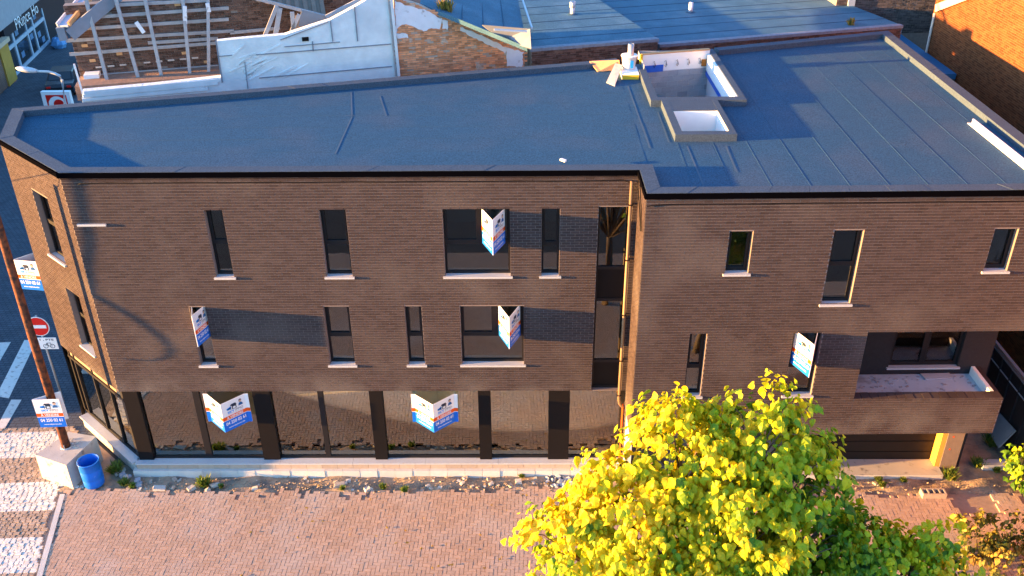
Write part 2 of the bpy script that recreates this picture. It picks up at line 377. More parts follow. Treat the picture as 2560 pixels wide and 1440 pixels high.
def holed(mb, F, s0, s1, z0, z1, holes, thick=.3):
    """a wall sheet with openings and their reveals"""
    xs = sorted({s0, s1, *[max(s0, min(s1, v)) for h in holes for v in h[:2]]}); zs = sorted({z0, z1, *[max(z0, min(z1, v)) for h in holes for v in h[2:4]]})
    for i in range(len(xs) - 1):
        for k in range(len(zs) - 1):
            cx, cz = (xs[i] + xs[i + 1]) / 2, (zs[k] + zs[k + 1]) / 2
            if any(h[0] < cx < h[1] and h[2] < cz < h[3] for h in holes): continue
            a, b, c, d = xs[i], xs[i + 1], zs[k], zs[k + 1]
            mb.add([F.p(a, c), F.p(b, c), F.p(b, d), F.p(a, d)], [(0, 1, 2, 3)])
            mb.add([F.p(a, c, -thick), F.p(b, c, -thick), F.p(b, d, -thick), F.p(a, d, -thick)], [(3, 2, 1, 0)])
    for h in holes:
        a, b, c, d = h[:4]
        for q in ([(a, c), (a, d)], [(b, d), (b, c)], [(a, d), (b, d)], [(b, c), (a, c)]):
            (u0, w0), (u1, w1) = q
            mb.add([F.p(u0, w0, 0), F.p(u1, w1, 0), F.p(u1, w1, -thick), F.p(u0, w0, -thick)], [(0, 1, 2, 3)])

# ------------------------------------------------------------------ ground
FRONT = Fr((0, 0), (1, 0), (0, -1))
TH = R(.685)
WING = Fr((14.695, -1.458), (math.cos(TH), math.sin(TH)), (math.sin(TH), -math.cos(TH)))
P8 = (-2.755, 2.473)
CHAM = Fr(P8, (-P8[0], -P8[1]), (-.668, -.744)); CL = math.hypot(*P8)
RET = Fr((14.69, 0), (0, -1), (-1, 0))
BACK = Fr((-3.62, 5.022), (.9672, .2541), (.2541, -.9672))

g = MB(); g.add([(-400, -300, -.12), (420, -300, -.12), (420, 500, -.12), (-400, 500, -.12)], [(0, 1, 2, 3)])
structure(g.build('ground', X['asphalt']))
# street of small setts on the left
st = MB(); st.add([(-60, 1.7, -.03), (-.5, 1.7, -.03), (-3.2, 14, -.03), (-14.5, 60, -.03), (-60, 60, -.03)], [(0, 1, 2, 3, 4)])
structure(st.build('street', X['street']))
# dirt strip along the building (uneven sheet)
def dirt(x0, x1, y0, y1, nm, z=.0):
    d = MB(); nx = int((x1 - x0) / .12); ny = max(4, int((y1 - y0) / .12)); rr = random.Random(3)
    for j in range(ny + 1):
        for i in range(nx + 1):
            x = x0 + (x1 - x0) * i / nx; y = y0 + (y1 - y0) * j / ny
            d.v.append((x, y, z - .055 + .028 * math.sin(x * 2.3 + y) + .02 * math.sin(x * 5.1 - y * 7) + rr.uniform(0, .03) - (.07 if y < -1.0 else 0)))
    for j in range(ny):
        for i in range(nx):
            a = j * (nx + 1) + i; d.f.append((a, a + 1, a + nx + 2, a + nx + 1))
    return structure(d.build(nm, X['dirt'], smooth=True))
dirt(-2.8, 15.4, -1.9, .35, 'dirt_strip')
dirt(15.42, 29.5, -2.4, 1.3, 'dirt_yard')
dirt(25.3, 28.6, 1.3, 14, 'passage_ground')

def edge_y(x):                                # where the laid pavers end towards the building
    if x < .2: return -.78 - .0 * x
    if x < 2.2: return -.92 + .02 * math.sin(x * 9)
    if x < 11: return -.90 + .05 * math.sin(x * 1.7)
    if x < 14: return -.72
    return -1.05 + .08 * math.sin(x * 3)
def edge_x(y): return -1.98 - (y + 1) * .24   # left edge against the crossing
plz = MB(); plz.add([(edge_x(-1.0) + .05, -1.0, -.05), (26.8, -1.0, -.05), (28, -14, -.05), (edge_x(-14) + .05, -14, -.05)], [(0, 1, 2, 3)])
plaza = structure(plz.build('plaza_paving', X['bed']))
w_ = .113; cA, sA = math.cos(R(-2.2)), math.sin(R(-2.2)); pav = []
for a in range(-60, 300):
    for b in range(-150, 40):
        k = (a - b) % 4
        if k not in (0, 3): continue
        ca, cb_, wx, wy = (a + 1, b + .5, 2, 1) if k == 0 else (a + .5, b + 1, 1, 2)
        x, y = ca * w_, cb_ * w_; gx, gy = x * cA - y * sA, x * sA + y * cA
        if gy > edge_y(gx) or gy < -11 or gx < edge_x(gy) + .12 or gx > 26.2: continue
        if gx > 24.2 and gy > -1.9 and gx < 25.4: continue
        if gy > edge_y(gx) - .25 and random.random() < .18: continue
        pav.append((gx, gy, wx, wy, random.uniform(-.0018, .0018), random.uniform(-.004, .004), random.uniform(-.004, .004)))
PF = [(4, 5, 6, 7), (0, 1, 5, 4), (1, 2, 6, 5), (2, 3, 7, 6), (3, 0, 4, 7)]
def pv_corners(wx, wy, x=0, y=0, z=0, tx=0, ty=0):
    hx, hy = wx * w_ / 2 - .0055, wy * w_ / 2 - .0055; out = []
    for zz, k in ((-.05, 1), (0, 1)):
        for sx, sy in ((-1, -1), (1, -1), (1, 1), (-1, 1)):
            lx, ly = sx * hx, sy * hy
            out.append((x + lx * cA - ly * sA, y + lx * sA + ly * cA, z + (zz if zz else tx * lx + ty * ly)))
    return out
vis = sorted((p for p in pav if inview((p[0], p[1], 0)) and p[0] < 11.3), key=lambda p: pix((p[0], p[1], 0))[2])[:300]; vset = set(vis)
pm = {k: MB().add(pv_corners(*k), PF).mesh('paver', X['paver']) for k in ((2, 1), (1, 2))}
rest = MB()
for p in pav:
    if p in vset:
        o = link('paver', pm[(p[2], p[3])], plaza, loc=(p[0], p[1], p[4])); o.rotation_euler = (p[6], -p[5], 0)
    else: rest.add(pv_corners(p[2], p[3], p[0], p[1], p[4], p[5], p[6]), PF)
rest.build('paver_field', X['paver'], plaza, kind='stuff')
# pale kerb line between plaza and crossing
for k in range(12):
    y1, y0 = -1.02 - k * .85, -1.02 - (k + 1) * .85 + .01
    MB().hexa([(edge_x(y) + a, y, z) for z in (-.08, .008) for y, a in ((y0, -.05), (y0, .1), (y1, .1), (y1, -.05))]).build('kerb_stone', X['plinth_white'], plaza)
# setts of the crossing, painted in bands
cr = MB(); cr.add([(-12, -12, -.055), (edge_x(-12), -12, -.055), (edge_x(-1), -1, -.055), (-1.2, -.6, -.055), (-1.0, .6, -.055), (-2.9, 2.3, -.055), (-12, 2.3, -.055)], [(0, 1, 2, 3, 4, 5, 6)])
crossing = structure(cr.build('crossing', X['bed']))
setts = []; y = -9.0; r_ = 0; rs = random.Random(5)
while y < 2.2:
    h = rs.uniform(.10, .13); x = -10 + rs.uniform(0, .2)
    while x < -.9:
        l = rs.uniform(.13, .21); cx, cy = x + l / 2, y + h / 2 + .05 * (x + 3)
        if (cy < -.7 and cx < edge_x(cy) - .14) or (cy >= -.7 and cx < -1.5 - max(0, cy - .6) * .95):
            t = (cy - .08 * (cx + 4.3) - .58) % 2.41             # painted when in the white half of the 2.4 m rhythm
            painted = t < 1.30 and cy < 1.9 and not (cx > -2.3 and cy > -.2)
            setts.append((cx, cy, l, h, painted, rs.uniform(-.006, .006), rs.uniform(-.04, .04)))
        x += l
    y += h
def st_corners(l, h, x=0, y=0, z=0, rz=0):
    out = []; c, s_ = math.cos(rz), math.sin(rz)
    for zz, k in ((-.06, .5), (-.008, .48), (0, .43)):
        for sx, sy in ((-1, -1), (1, -1), (1, 1), (-1, 1)):
            lx, ly = sx * (l * k - .004), sy * (h * k - .004); out.append((x + lx * c - ly * s_, y + lx * s_ + ly * c, z + zz))
    return out
SF = [(8, 9, 10, 11)] + [(i, (i + 1) % 4, 4 + (i + 1) % 4, 4 + i) for i in range(4)] + [(4 + i, 4 + (i + 1) % 4, 8 + (i + 1) % 4, 8 + i) for i in range(4)]
vis = sorted((p for p in setts if inview((p[0], p[1], 0))), key=lambda p: pix((p[0], p[1], 0))[2])[:300]; vset = set(vis)
sm = {(q, p): MB().add(st_corners(.13 + .02 * q, .115), SF).mesh('sett', X['paintsett' if p else 'sett']) for q in range(5) for p in (True, False)}
rp, rb = MB(), MB()
for p in setts:
    if p in vset:
        o = link('sett', sm[(min(4, int((p[2] - .13) / .02)), p[4])], crossing, loc=(p[0], p[1], p[5])); o.rotation_euler.z = p[6]
    else: (rp if p[4] else rb).add(st_corners(p[2], p[3], p[0], p[1], p[5], p[6]), SF)
rp.build('painted_setts', X['paintsett'], crossing, kind='stuff'); rb.build('bare_setts', X['sett'], crossing, kind='stuff')
# second zebra crossing in the shaded street
for k, (a, b, c, d) in enumerate([((-14, 857), (27, 855), (-28, 950), (-60, 950)), ((61, 850), (92, 850), (22, 996), (-10, 990)), ((28, 999), (54, 999), (8, 1078), (-14, 1078))]):
    q = [uz(*t, -.022) for t in (a, b, c, d)]
    MB().add([(p.x, p.y, -.022) for p in q], [(0, 1, 2, 3)]).build('zebra_stripe', X['paintsett'], bpy.data.objects['street'])

# ------------------------------------------------------------------ the new corner building
B = thing('corner_building', 'new dark brown brick corner building with flat blue-grey roof and long shopfront', 'building', (7, 0, 0))
ZR, ZC = 9.65, 9.83                                        # roof skin, top of coping
PLAN = [(0, 0), (14.69, 0), (14.70, -1.458), (25.32, -1.331), (25.53, 13.45), (18.59, 11.23), (14.08, 9.67), (-3.62, 5.02), P8]
HF = [(3.5, 3.976, 6.788, 8.8), (6.476, 7.172, 6.788, 8.8), (9.664, 11.414, 6.788, 8.8), (12.238, 12.71, 6.788, 8.8),
      (2.575, 3.024, 3.919, 5.85), (6.262, 6.978, 3.919, 5.85), (8.497, 8.96, 3.919, 5.85), (10.014, 11.763, 3.919, 5.85),
      (13.70, 14.56, 3.02, 8.81)]
fw = MB(); holed(fw, FRONT, 0, 14.69, 3.0, 9.72, HF)
fw.add([(0, 0, 3.0), (14.69, 0, 3.0), (14.69, .3, 3.0), (0, .3, 3.0)], [(0, 1, 2, 3)])
front_wall = fw.build('front_wall', X['mortar'], B)
lay(FRONT, courses(0, 14.69, 3.0, 9.72, HF), front_wall, X['brick'])
HC = [(1.41, 2.40, 6.72, 8.72), (1.85, 2.70, 3.82, 5.79)]
cw = MB(); holed(cw, CHAM, 0, CL, 3.0, 9.72, HC)
cham_wall = cw.build('chamfer_wall', X['mortar'], B)
lay(CHAM, courses(0, CL, 3.0, 9.72, HC), cham_wall, X['brick'], n_single=200)
rw = MB(); holed(rw, RET, 0, 1.458, 2.5, 9.72, [])
ret_wall = rw.build('return_wall', X['mortar'], B)
lay(RET, courses(0, 1.458, 2.5, 9.72), ret_wall, X['brick'], n_single=100)
HD = [(2.085, 2.661, 7.626, 8.8), (4.63, 5.355, 6.713, 8.8), (8.527, 9.107, 7.626, 8.8)]
HB = [(1.371, 1.816, 3.856, 5.70 + .152), (4.063, 4.804, 3.856, 5.70 + .152)]
HBb = [(a, b, c, 5.852) for a, b, c, d in HB]
ww = MB(); holed(ww, WING, 0, 5.98, 2.5, 5.852, HBb); holed(ww, WING, 5.98, 10.03, 2.5, 3.7, []); holed(ww, WING, 0, 10.62, 5.852, 9.72, HD)
ww.add([WING.p(5.98, 5.852), WING.p(10.62, 5.852), WING.p(10.62, 5.852, -1.7), WING.p(5.98, 5.852, -1.7)], [(0, 1, 2, 3)])
ww.add([WING.p(0, 2.5), WING.p(10.03, 2.5), WING.p(10.03, 2.5, -1.7), WING.p(0, 2.5, -1.7)], [(0, 1, 2, 3)])
wing_wall = ww.build('wing_wall', X['mortar'], B)
lay(WING, courses(0, 5.98, 2.5, 5.852, HBb) + courses(5.98, 10.03, 2.5, 3.7) + courses(0, 10.62, 5.852, 9.72, HD), wing_wall, X['brick'])
lw = MB(); holed(lw, FRONT, 14.7, 20.0, 0, 2.5, []); low_wall = lw.build('low_wall', X['mortar'], B)
lay(FRONT, courses(14.7, 20.0, 0, 2.5), low_wall, X['brick'], n_single=20)
# balcony recess: side, back wall, floor, end upstand
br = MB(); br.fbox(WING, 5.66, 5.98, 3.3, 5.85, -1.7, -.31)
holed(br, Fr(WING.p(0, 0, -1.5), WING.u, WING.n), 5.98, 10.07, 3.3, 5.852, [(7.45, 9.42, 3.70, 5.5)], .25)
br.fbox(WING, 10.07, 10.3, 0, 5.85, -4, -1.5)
br.build('recess_wall', mat('shade_toned_brick', (.026, .026, .030), .9, .25, 12, .3, 60), B)  # brick toned darker than the facade, recess shade painted into its colour
bf = MB(); bf.fbox(WING, 5.98, 10.02, 3.2, 3.45, -1.5, -.28); balcony = bf.build('balcony_floor', X['balcony'], B)
MB().fbox(WING, 9.80, 9.90, 3.45, 3.72, -1.48, -.3).build('end_board', X['foam'], B)
MB().fbox(WING, 9.93, 10.04, 2.5, 3.70, -1.5, -.31).build('end_upstand', X['brick'], B)
MB().hexa([uz(2205, 945, 3.47) * 1 for _ in range(0)] or [WING.p(a, z, o) for z, d in ((3.46, 0), (3.50, 0)) for a, o in ((8.45, -1.2), (9.25, -1.25), (9.22, -1.48), (8.4, -1.46))]).build('loose_slab', X['bluestone'], B)
bc = MB(); rc = random.Random(14)
for k in range(60):
    a_c, o_c, s_c = rc.uniform(6.1, 9.7), -rc.triangular(.35, 1.48, 1.4), rc.uniform(.01, .05); p_c = WING.p(a_c, 3.46, o_c)
    bc.beam(p_c - Vector((s_c, 0, 0)), p_c + Vector((s_c, s_c * rc.uniform(-1, 1), 0)), s_c, s_c * .7)
bc.build('crumbs', X['cmu'], balcony, kind='stuff')
for sb in range(17):                                        # brick-on-edge cap along the balcony front
    MB().fbox(WING, 5.99 + sb * .237, 5.99 + sb * .237 + .225, 3.70, 3.715 + random.uniform(0, .006), -.29, .004).build('cap_brick', X['brick'], B)
# garage under the balcony
MB().box(20.0, 24.15, .38, .44, 0, 2.5).build('garage_door', mat('garage_door', (.014, .010, .009), .55, .2, 3), B)
gd = bpy.data.objects['garage_door']
for k in range(1, 6): MB().box(20.0, 24.15, .368, .381, .40 * k, .40 * k + .025).build('door_rib', X['black'], gd)
MB().box(24.16, 24.30, .02, .36, .13, 2.5).build('garage_jamb', mat('jamb_wood', (.50, .30, .06), .7, .15, 5), B)
MB().box(24.31, 24.80, 0.0, .5, 0, 2.5).build('garage_pier', mat('rendered_pier', (.20, .15, .125), .9, .2, 6, .3, 60), B)
pier = bpy.data.objects['garage_pier']
for px_, py_ in ((2384, 1092), (2374, 1123)):
    q = uy(px_, py_, 0); dt = MB()
    dt.add([(q.x + .03 * math.cos(t), -.004, q.z + .03 * math.sin(t)) for t in (2 * math.pi * k / 10 for k in range(10))], [tuple(range(10))]); dt.build('paint_dot', X['sgorange'], pier)
MB().box(20.0, 24.30, -.36, .37, -.05, .12).build('garage_sill', X['concrete'], B)
# other outer walls, floors
ow = MB()
for i in (3, 4, 5, 6, 7):
    a, b = PLAN[i], PLAN[i + 1]; z0 = 5.86 if i == 3 else 0
    ow.add([(*a, z0), (*b, z0), (*b, 9.7), (*a, 9.7)], [(0, 1, 2, 3)])
ow.build('outer_wall', X['brick'], B)
pin = inset(PLAN, .32)
gfl = clip(clip(pin, 1, 0, 14.9), 0, -1, 0.0)
MB().prism(gfl, .1, .40).build('ground_floor', X['screed'], B)
for z in (2.85, 5.9):
    MB().prism(clip(pin, 0, -1, -.32), z, z + .14).build('floor_slab', X['inner'], B)
MB().box(14.7, 25, -1.1, -.6, 5.9, 6.04).build('floor_slab', X['inner'], B)
pt = MB(); pt.box(-2.3, 14.6, 4.9, 5.0, .4, 9.4); pt.box(14.75, 14.85, -.9, 9, .1, 9.4); pt.box(14.9, 25, 2.2, 2.3, .1, 9.4); pt.box(8.1, 8.2, .5, 4.9, 3.0, 9.4); pt.box(4.6, 4.7, .5, 4.9, 3.0, 9.4)
pt.build('partition_wall', X['inner'], B)

# windows: a frame with panes, sashes and a sill
def window(F, s0, s1, z0, z1, rec=.16, tr=None, mu=None, sill=True, upper_mu=False, gm='glass', fw_=.055):
    f = MB(); o0, o1 = -rec - .075, -rec
    f.fbox(F, s0, s0 + fw_, z0, z1, o0, o1); f.fbox(F, s1 - fw_, s1, z0, z1, o0, o1)
    f.fbox(F, s0 + fw_, s1 - fw_, z1 - fw_, z1, o0, o1 - .002); f.fbox(F, s0 + fw_, s1 - fw_, z0, z0 + fw_ + .02, o0, o1 - .002)
    zs = [z0 + fw_ + .02] + ([tr - .045, tr + .045] if tr else []) + [z1 - fw_]
    if tr: f.fbox(F, s0 + fw_, s1 - fw_, tr - .045, tr + .045, o0, o1 + .003)
    cells = []
    for k in range(0, len(zs), 2):
        za, zb = zs[k], zs[k + 1]
        if mu and (not upper_mu or k == 2):
            f.fbox(F, mu - .05, mu + .05, za, zb, o0, o1 + .001); cells += [(s0 + fw_, mu - .05, za, zb, k), (mu + .05, s1 - fw_, za, zb, k)]
        else: cells.append((s0 + fw_, s1 - fw_, za, zb, k))
    wn_ = f.build('window', X['frame'], B)
    for a, b, c, d, k in cells:
        if k == 2 or not tr:                                # opening sash
            q = .038
            sh = MB(); sh.fbox(F, a, a + q, c, d, o0 + .01, o1 + .012); sh.fbox(F, b - q, b, c, d, o0 + .01, o1 + .012)
            sh.fbox(F, a + q, b - q, c, c + q, o0 + .01, o1 + .011); sh.fbox(F, a + q, b - q, d - q, d, o0 + .01, o1 + .011)
            sh.build('sash', X['frame'], wn_); a, b, c, d = a + q, b - q, c + q, d - q
        MB().fbox(F, a, b, c, d, -rec - .045, -rec - .038).build('pane', X[gm], wn_)
    if sill:
        MB().fbox(F, s0 - .055, s1 + .055, z0 - .05, z0 + .004, -rec, .065).build('sill', X['bluestone'], wn_)
    return wn_
for i, h in enumerate(HF[:8]):
    wide = i in (2, 7)
    tr = {0: 7.76, 1: 7.72, 2: 7.72, 3: 7.66}.get(i, 4.83)
    window(FRONT, *h, tr=tr, mu=(h[0] + h[1]) / 2 + (.07 if wide else 0) if wide else None, upper_mu=True)
for h, tr in ((HC[0], 7.72), (HC[1], 4.85)): window(CHAM, *h, tr=tr)
window(WING, *HD[0]); window(WING, *HD[1], tr=7.78); window(WING, *HD[2]); window(WING, *HBb[0], tr=4.72); window(WING, *HBb[1], tr=4.72)
RB = Fr(WING.p(0, 0, -1.5), WING.u, WING.n)
window(RB, 7.45, 9.42, 3.70, 5.5, rec=.1, mu=8.42)
MB().fbox(FRONT, .137, .892, 8.345, 8.40, .012, .07).build('ledge_bar', X['bluestone'], B)
# tall stair window with dark spandrels
sf = MB(); a, b = 13.70, 14.56
for z0, z1 in ((3.02, 3.10), (3.90, 3.99), (5.92, 6.01), (6.91, 7.00), (8.74, 8.81)): sf.fbox(FRONT, a, b, z0, z1, -.20, -.12)
sf.fbox(FRONT, a, a + .06, 3.10, 8.74, -.20, -.121); sf.fbox(FRONT, b - .06, b, 3.10, 8.74, -.20, -.121)
stair = sf.build('stair_window', X['frame'], B)
for z0, z1 in ((3.99, 5.92), (7.00, 8.74)): MB().fbox(FRONT, a + .06, b - .06, z0, z1, -.17, -.16).build('pane', X['glass'], stair)
for z0, z1 in ((3.10, 3.90), (6.01, 6.91)): MB().fbox(FRONT, a + .06, b - .06, z0, z1, -.18, -.14).build('spandrel', X['black'], stair)
# shopfront
POSTS = [(.07, .506), (3.865, 4.367), (7.261, 7.634), (10.426, 10.787), (12.482, 13.097)]
for s0, s1 in POSTS: MB().fbox(FRONT, s0, s1, .42, 3.0, -.28, -.03).build('post', X['black'], B)
sh = MB(); sh.fbox(FRONT, .506, 14.66, .42, .50, -.20, -.12); sh.fbox(FRONT, .506, 14.66, 2.93, 3.0, -.20, -.12)
for s0, s1 in ((2.09, 2.28), (5.745, 5.896), (14.56, 14.68)): sh.fbox(FRONT, s0, s1, .50, 2.93, -.20, -.10)
shop = sh.build('shopfront_frame', X['frame'], B)
for s0, s1 in ((.506, 2.09), (2.28, 3.865), (4.367, 5.745), (5.896, 7.261), (7.634, 10.426), (10.787, 12.482), (13.097, 14.56)):
    MB().fbox(FRONT, s0, s1, .50, 2.93, -.165, -.155).build('pane', X['shopglass'], shop)
ch = MB(); ch.fbox(CHAM, .05, 3.66, .42, .50, -.20, -.12); ch.fbox(CHAM, .05, 3.66, 2.55, 2.64, -.20, -.08); ch.fbox(CHAM, .05, 3.66, 2.93, 3.0, -.2, -.12)
for s0, s1 in ((.05, .16), (.40, .46), (1.62, 1.68), (2.70, 2.76), (3.50, 3.66)): ch.fbox(CHAM, s0, s1, .50, 2.93, -.205, -.10)
chf = ch.build('shopfront_frame', X['frame'], B)
for s0, s1 in ((.46, 1.62), (1.68, 2.70), (2.76, 3.50)):
    MB().fbox(CHAM, s0, s1, .50, 2.55, -.165, -.155).build('pane', X['shopglass'], chf)
MB().fbox(CHAM, .05, 3.66, 2.64, 2.93, -.19, -.13).build('fascia_panel', mat('sun_toned_trim', (.30, .22, .15), .6, .15, 5), B)  # lighter tan than the other frames: sunlight painted into the colour
# plinth: sill stones and two courses of blocks
x = -.02
while x < 14.6:
    l = min(2.2, 14.62 - x); MB().box(x + .003, x + l - .003, -.15, .11, .372, .418).build('plinth_sill', X['bluestone'], B); x += l
x = .0
while x < 14.55:
    l = min(.47, 14.62 - x); MB().box(x + .004, x + l - .004, -.125, .1, .20, .370).build('plinth_block', X['plinth_tan'], B); x += l
x = -.1
while x < 14.55:
    l = min(.53, 14.62 - x); MB().box(x + .004, x + l - .004, -.235 + random.uniform(-.008, .008), .1, -.08, .197).build('plinth_block', X['plinth_white'], B); x += l
for k in range(3):
    a, b = .25 + k * 1.15, .25 + (k + 1) * 1.15 - .006
    MB().fbox(CHAM, a, b, .372, .418, -.11, .17).build('plinth_sill', X['bluestone'], B)
    MB().fbox(CHAM, a, b, -.08, .370, -.1, .10).build('plinth_block', X['concrete'], B)
# downpipe at the inner corner, wires
MB().tube([(14.50, -.10, 9.55), (14.50, -.10, 2.75), (14.53, -.10, 2.60), (14.60, -.10, 2.5)], .045, 12).build('downpipe', mat('downpipe', (.22, .15, .09), .5, .15, 4, metal=.2), B, True)
for z in (8.9, 7.3, 5.6, 4.1, 2.9): MB().box(14.44, 14.56, -.15, .0, z, z + .03).build('pipe_bracket', X['black'], B)
MB().tube([(14.62, -.10, 2.6), (14.62, -.10, .45)], .02, 8).build('conduit', X['sgorange'], B)
MB().tube([(14.80, -.10, 2.48), (14.80, -.10, .1)], .03, 8).build('conduit', X['wood'], B)
def wire(F, pts, r=.012, nm='facade_cable'):
    return MB().tube([F.p(*p) for p in pts], r, 6).build(nm, X['black'], B)
wire(FRONT, [(.42, 9.50, .02), (.5, 9.54, .03)] + [(.5 + k * .7, 9.55 + .006 * math.sin(k * 2.1), .03) for k in range(1, 20)] + [(14.3, 9.56, .03), (14.5, 9.50, .1), (14.62, 9.42, .3)], .014)
wire(WING, [(.02, 9.50, .03)] + [(.4 + k * .75, 9.545 - .0 * k + .006 * math.sin(k * 1.7), .03) for k in range(14)], .014)
wire(RET, [(.05, 9.5, .04), (.5, 9.76, .05), (1.1, 9.3, .06), (1.3, 8.75, .05), (1.2, 8.7, .05), (.9, 9.1, .06), (.3, 9.45, .05)], .014)
for k in range(9): wire(FRONT, [(.8 + k * 1.6, 9.53, .0), (.8 + k * 1.6, 9.57, .035)], .01, 'cable_clip')

# roof: coping pieces, black edge trim, sheets of roofing
IN = inset(PLAN, .36)
for i in range(9):
    a, b, c, d = PLAN[i], PLAN[(i + 1) % 9], IN[(i + 1) % 9], IN[i]
    L = math.dist(a, b); n = max(1, round(L / 1.0))
    for k in range(n):
        t0, t1 = k / n, (k + 1) / n - .004 / L * 1
        q = [tuple(p[j] + (r_[j] - p[j]) * t for j in (0, 1)) for p, r_, t in ((a, b, t0), (a, b, t1), (d, c, t1), (d, c, t0))]
        if i in (4, 5) and 15.1 < q[0][0] < 18.9: continue
        z = ZC + random.uniform(-.004, .004)
        MB().hexa([(*p, 9.62) for p in q] + [(*p, z) for p in q]).build('coping', X['coping'], B)
for i in (8, 0, 1, 2):
    a, b = Vector((*PLAN[i], 0)), Vector((*PLAN[(i + 1) % 9], 0)); d = (b - a).normalized(); F = Fr(a, d, (d.y, -d.x))
    L = (b - a).length; MB().fbox(F, -.05 if i != 1 else 0, L + (.05 if i in (0, 2) else 0) - (.06 if i == 0 else 0) * 1, 9.69, 9.822, .008, .055).build('edge_trim', mat('trim_black', (.002, .002, .003), .9, .1, 5, spec=.0), B)
HOLES = [(15.85, 18.30, 5.65, 10.5), (16.15, 17.45, 2.67, 4.43)]
def minus(P):
    out = [P]
    for x0, x1, y0, y1 in HOLES:
        nw = []
        for p in out:
            nw += [clip(p, 1, 0, x0), clip(p, -1, 0, -x1)]; mid = clip(clip(p, -1, 0, -x0), 1, 0, x1)
            nw += [clip(mid, 0, 1, y0), clip(mid, 0, -1, -y1)]
        out = [p for p in nw if len(p) > 2]
    return out
def area(P): return abs(sum(P[i - 1][0] * P[i][1] - P[i][0] * P[i - 1][1] for i in range(len(P)))) / 2
IN2 = inset(PLAN, .355)
rowsn = 0; XS = 14.98
def sheet(P, z):
    for q in minus(P):
        if area(q) > .03: MB().prism(q, 9.38, z).build('roof_sheet', X['membrane'], B)
left = clip(IN2, 1, 0, XS); y = -.2; k = 0
while y < 10.5:
    st_ = clip(clip(left, 0, -1, -y), 0, 1, y + .98)
    if len(st_) > 2:
        xj = (3.1, 8.0, 5.2, 11.4, 2.0, 9.3, 6.4, 12.2, 4.4, 7.7, 10.6)[k % 11]
        for h_, dz in ((clip(st_, 1, 0, xj), 0), (clip(st_, -1, 0, -xj), .004)):
            if len(h_) > 2: sheet(h_, ZR + .002 * (k % 2) + dz * .5)
    y += .98; k += 1
right = clip(IN2, -1, 0, -XS); x = XS; k = 0
while x < 25.5:
    st_ = clip(clip(right, -1, 0, -x), 1, 0, x + .96)
    if len(st_) > 2:
        yj = (3.9, 6.4, 2.1, 8.2, 5.0)[k % 5]
        for h_, dz in ((clip(st_, 0, 1, yj), 0), (clip(st_, 0, -1, -yj), .004)):
            if len(h_) > 2: sheet(h_, ZR + .002 * (k % 2) + dz * .5)
    x += .96; k += 1
# welded laps that catch the light, chalk marks left by the roofers
for k, (y0, xa, xb) in enumerate([(.78, .2, 14.6), (1.76, -.6, 14.8), (2.74, -1.6, 14.9), (3.72, -2.4, 14.9), (4.70, -2.8, 14.9), (5.68, .2, 14.9), (6.66, 4, 14.9), (7.64, 7.6, 14.9), (8.62, 11.2, 14.9)]):
    MB().beam((xa, y0, ZR + .003), (xb, y0 + .012 * (k % 3), ZR + .003), .02, .006).build('weld_seam', X['seam'], B)
for k in range(1, 11):
    xx = XS + .96 * k; ya, yb = -.85, 9.3 + (xx - 15) * .33
    for (p0, p1) in ([(ya, 2.3), (5.2, 5.25)] if 15.9 < xx < 17.7 else [(ya, 5.2)] if xx < 18.6 else [(ya, yb)]):
        MB().beam((xx, p0, ZR + .003), (xx + .05, p1, ZR + .003), .018, .005).build('weld_seam', X['seam'], B)
for (p, q) in [((878, 230), (880, 290)), ((880, 292), (838, 385)), ((862, 290), (886, 288)), ((1570, 215), (1625, 370)), ((1645, 280), (1672, 355)), ((950, 240), (966, 290)), ((1718, 365), (1758, 462)), ((1815, 365), (1842, 430))]:
    a, b = uz(*p, ZR + .007), uz(*q, ZR + .007)
    MB().beam(a, b, .045, .002).build('chalk_mark', X['chalk'], B)
# two open roof-light shafts
def shaft(x0, x1, y0, y1, z0, mts):
    for nm, c, mt_ in (('left', [(x0, y0), (x0, y1)], mts[0]), ('right', [(x1, y1), (x1, y0)], mts[1]), ('back', [(x1, y1), (x0, y1)], mts[2]), ('front', [(x0, y0), (x1, y0)], mts[3])):
        (ax, ay), (bx, by) = c
        MB().add([(ax, ay, z0), (bx, by, z0), (bx, by, ZC), (ax, ay, ZC)], [(0, 1, 2, 3)]).build('shaft_lining', mt_, B)
def curb(*b): return MB().box(*b).build('roof_light_curb', X['coping'], B)
curb(15.62, 18.50, 5.33, 5.65, 9.5, 9.86); curb(15.62, 15.85, 5.652, 8.55, 9.5, 9.86); curb(18.302, 18.50, 5.652, 10.95, 9.5, 9.868)
curb(15.93, 17.62, 2.40, 2.67, 9.5, 9.86); curb(15.93, 16.15, 2.672, 5.328, 9.5, 9.86); curb(17.45, 17.62, 2.672, 5.328, 9.5, 9.862); curb(16.152, 17.448, 4.43, 5.328, 9.5, 9.858)
shaft(16.152, 17.448, 2.672, 4.428, 7.4, [X['foam']] * 4)
MB().box(16.16, 17.44, 4.28, 4.42, 8.2, 8.9).build('shaft_beam', X['concrete'], B)
MB().box(16.16, 17.44, 4.20, 4.42, 7.9, 8.15).build('shaft_beam', X['greysheet'], B)
shaft(15.852, 18.298, 5.652, 10.9, 7.0, [X['cmu'], X['cmu_joint'], X['cmu'], X['cmu']])
MB().box(18.20, 18.296, 5.66, 10.4, 9.28, 9.84).build('foam_lining', X['foam'], B)
MB().box(18.185, 18.197, 5.66, 10.3, 9.12, 9.27).build('blue_strip', X['bluefilm'], B)
bk = Fr((15.86, 9.88), (2.44, .57), (.57, -2.44))
MB().fbox(bk, 0, 2.50, 6.5, 9.37, -.2, 0).build('block_backing', X['cmu_joint'], B); bb = bpy.data.objects['block_backing']
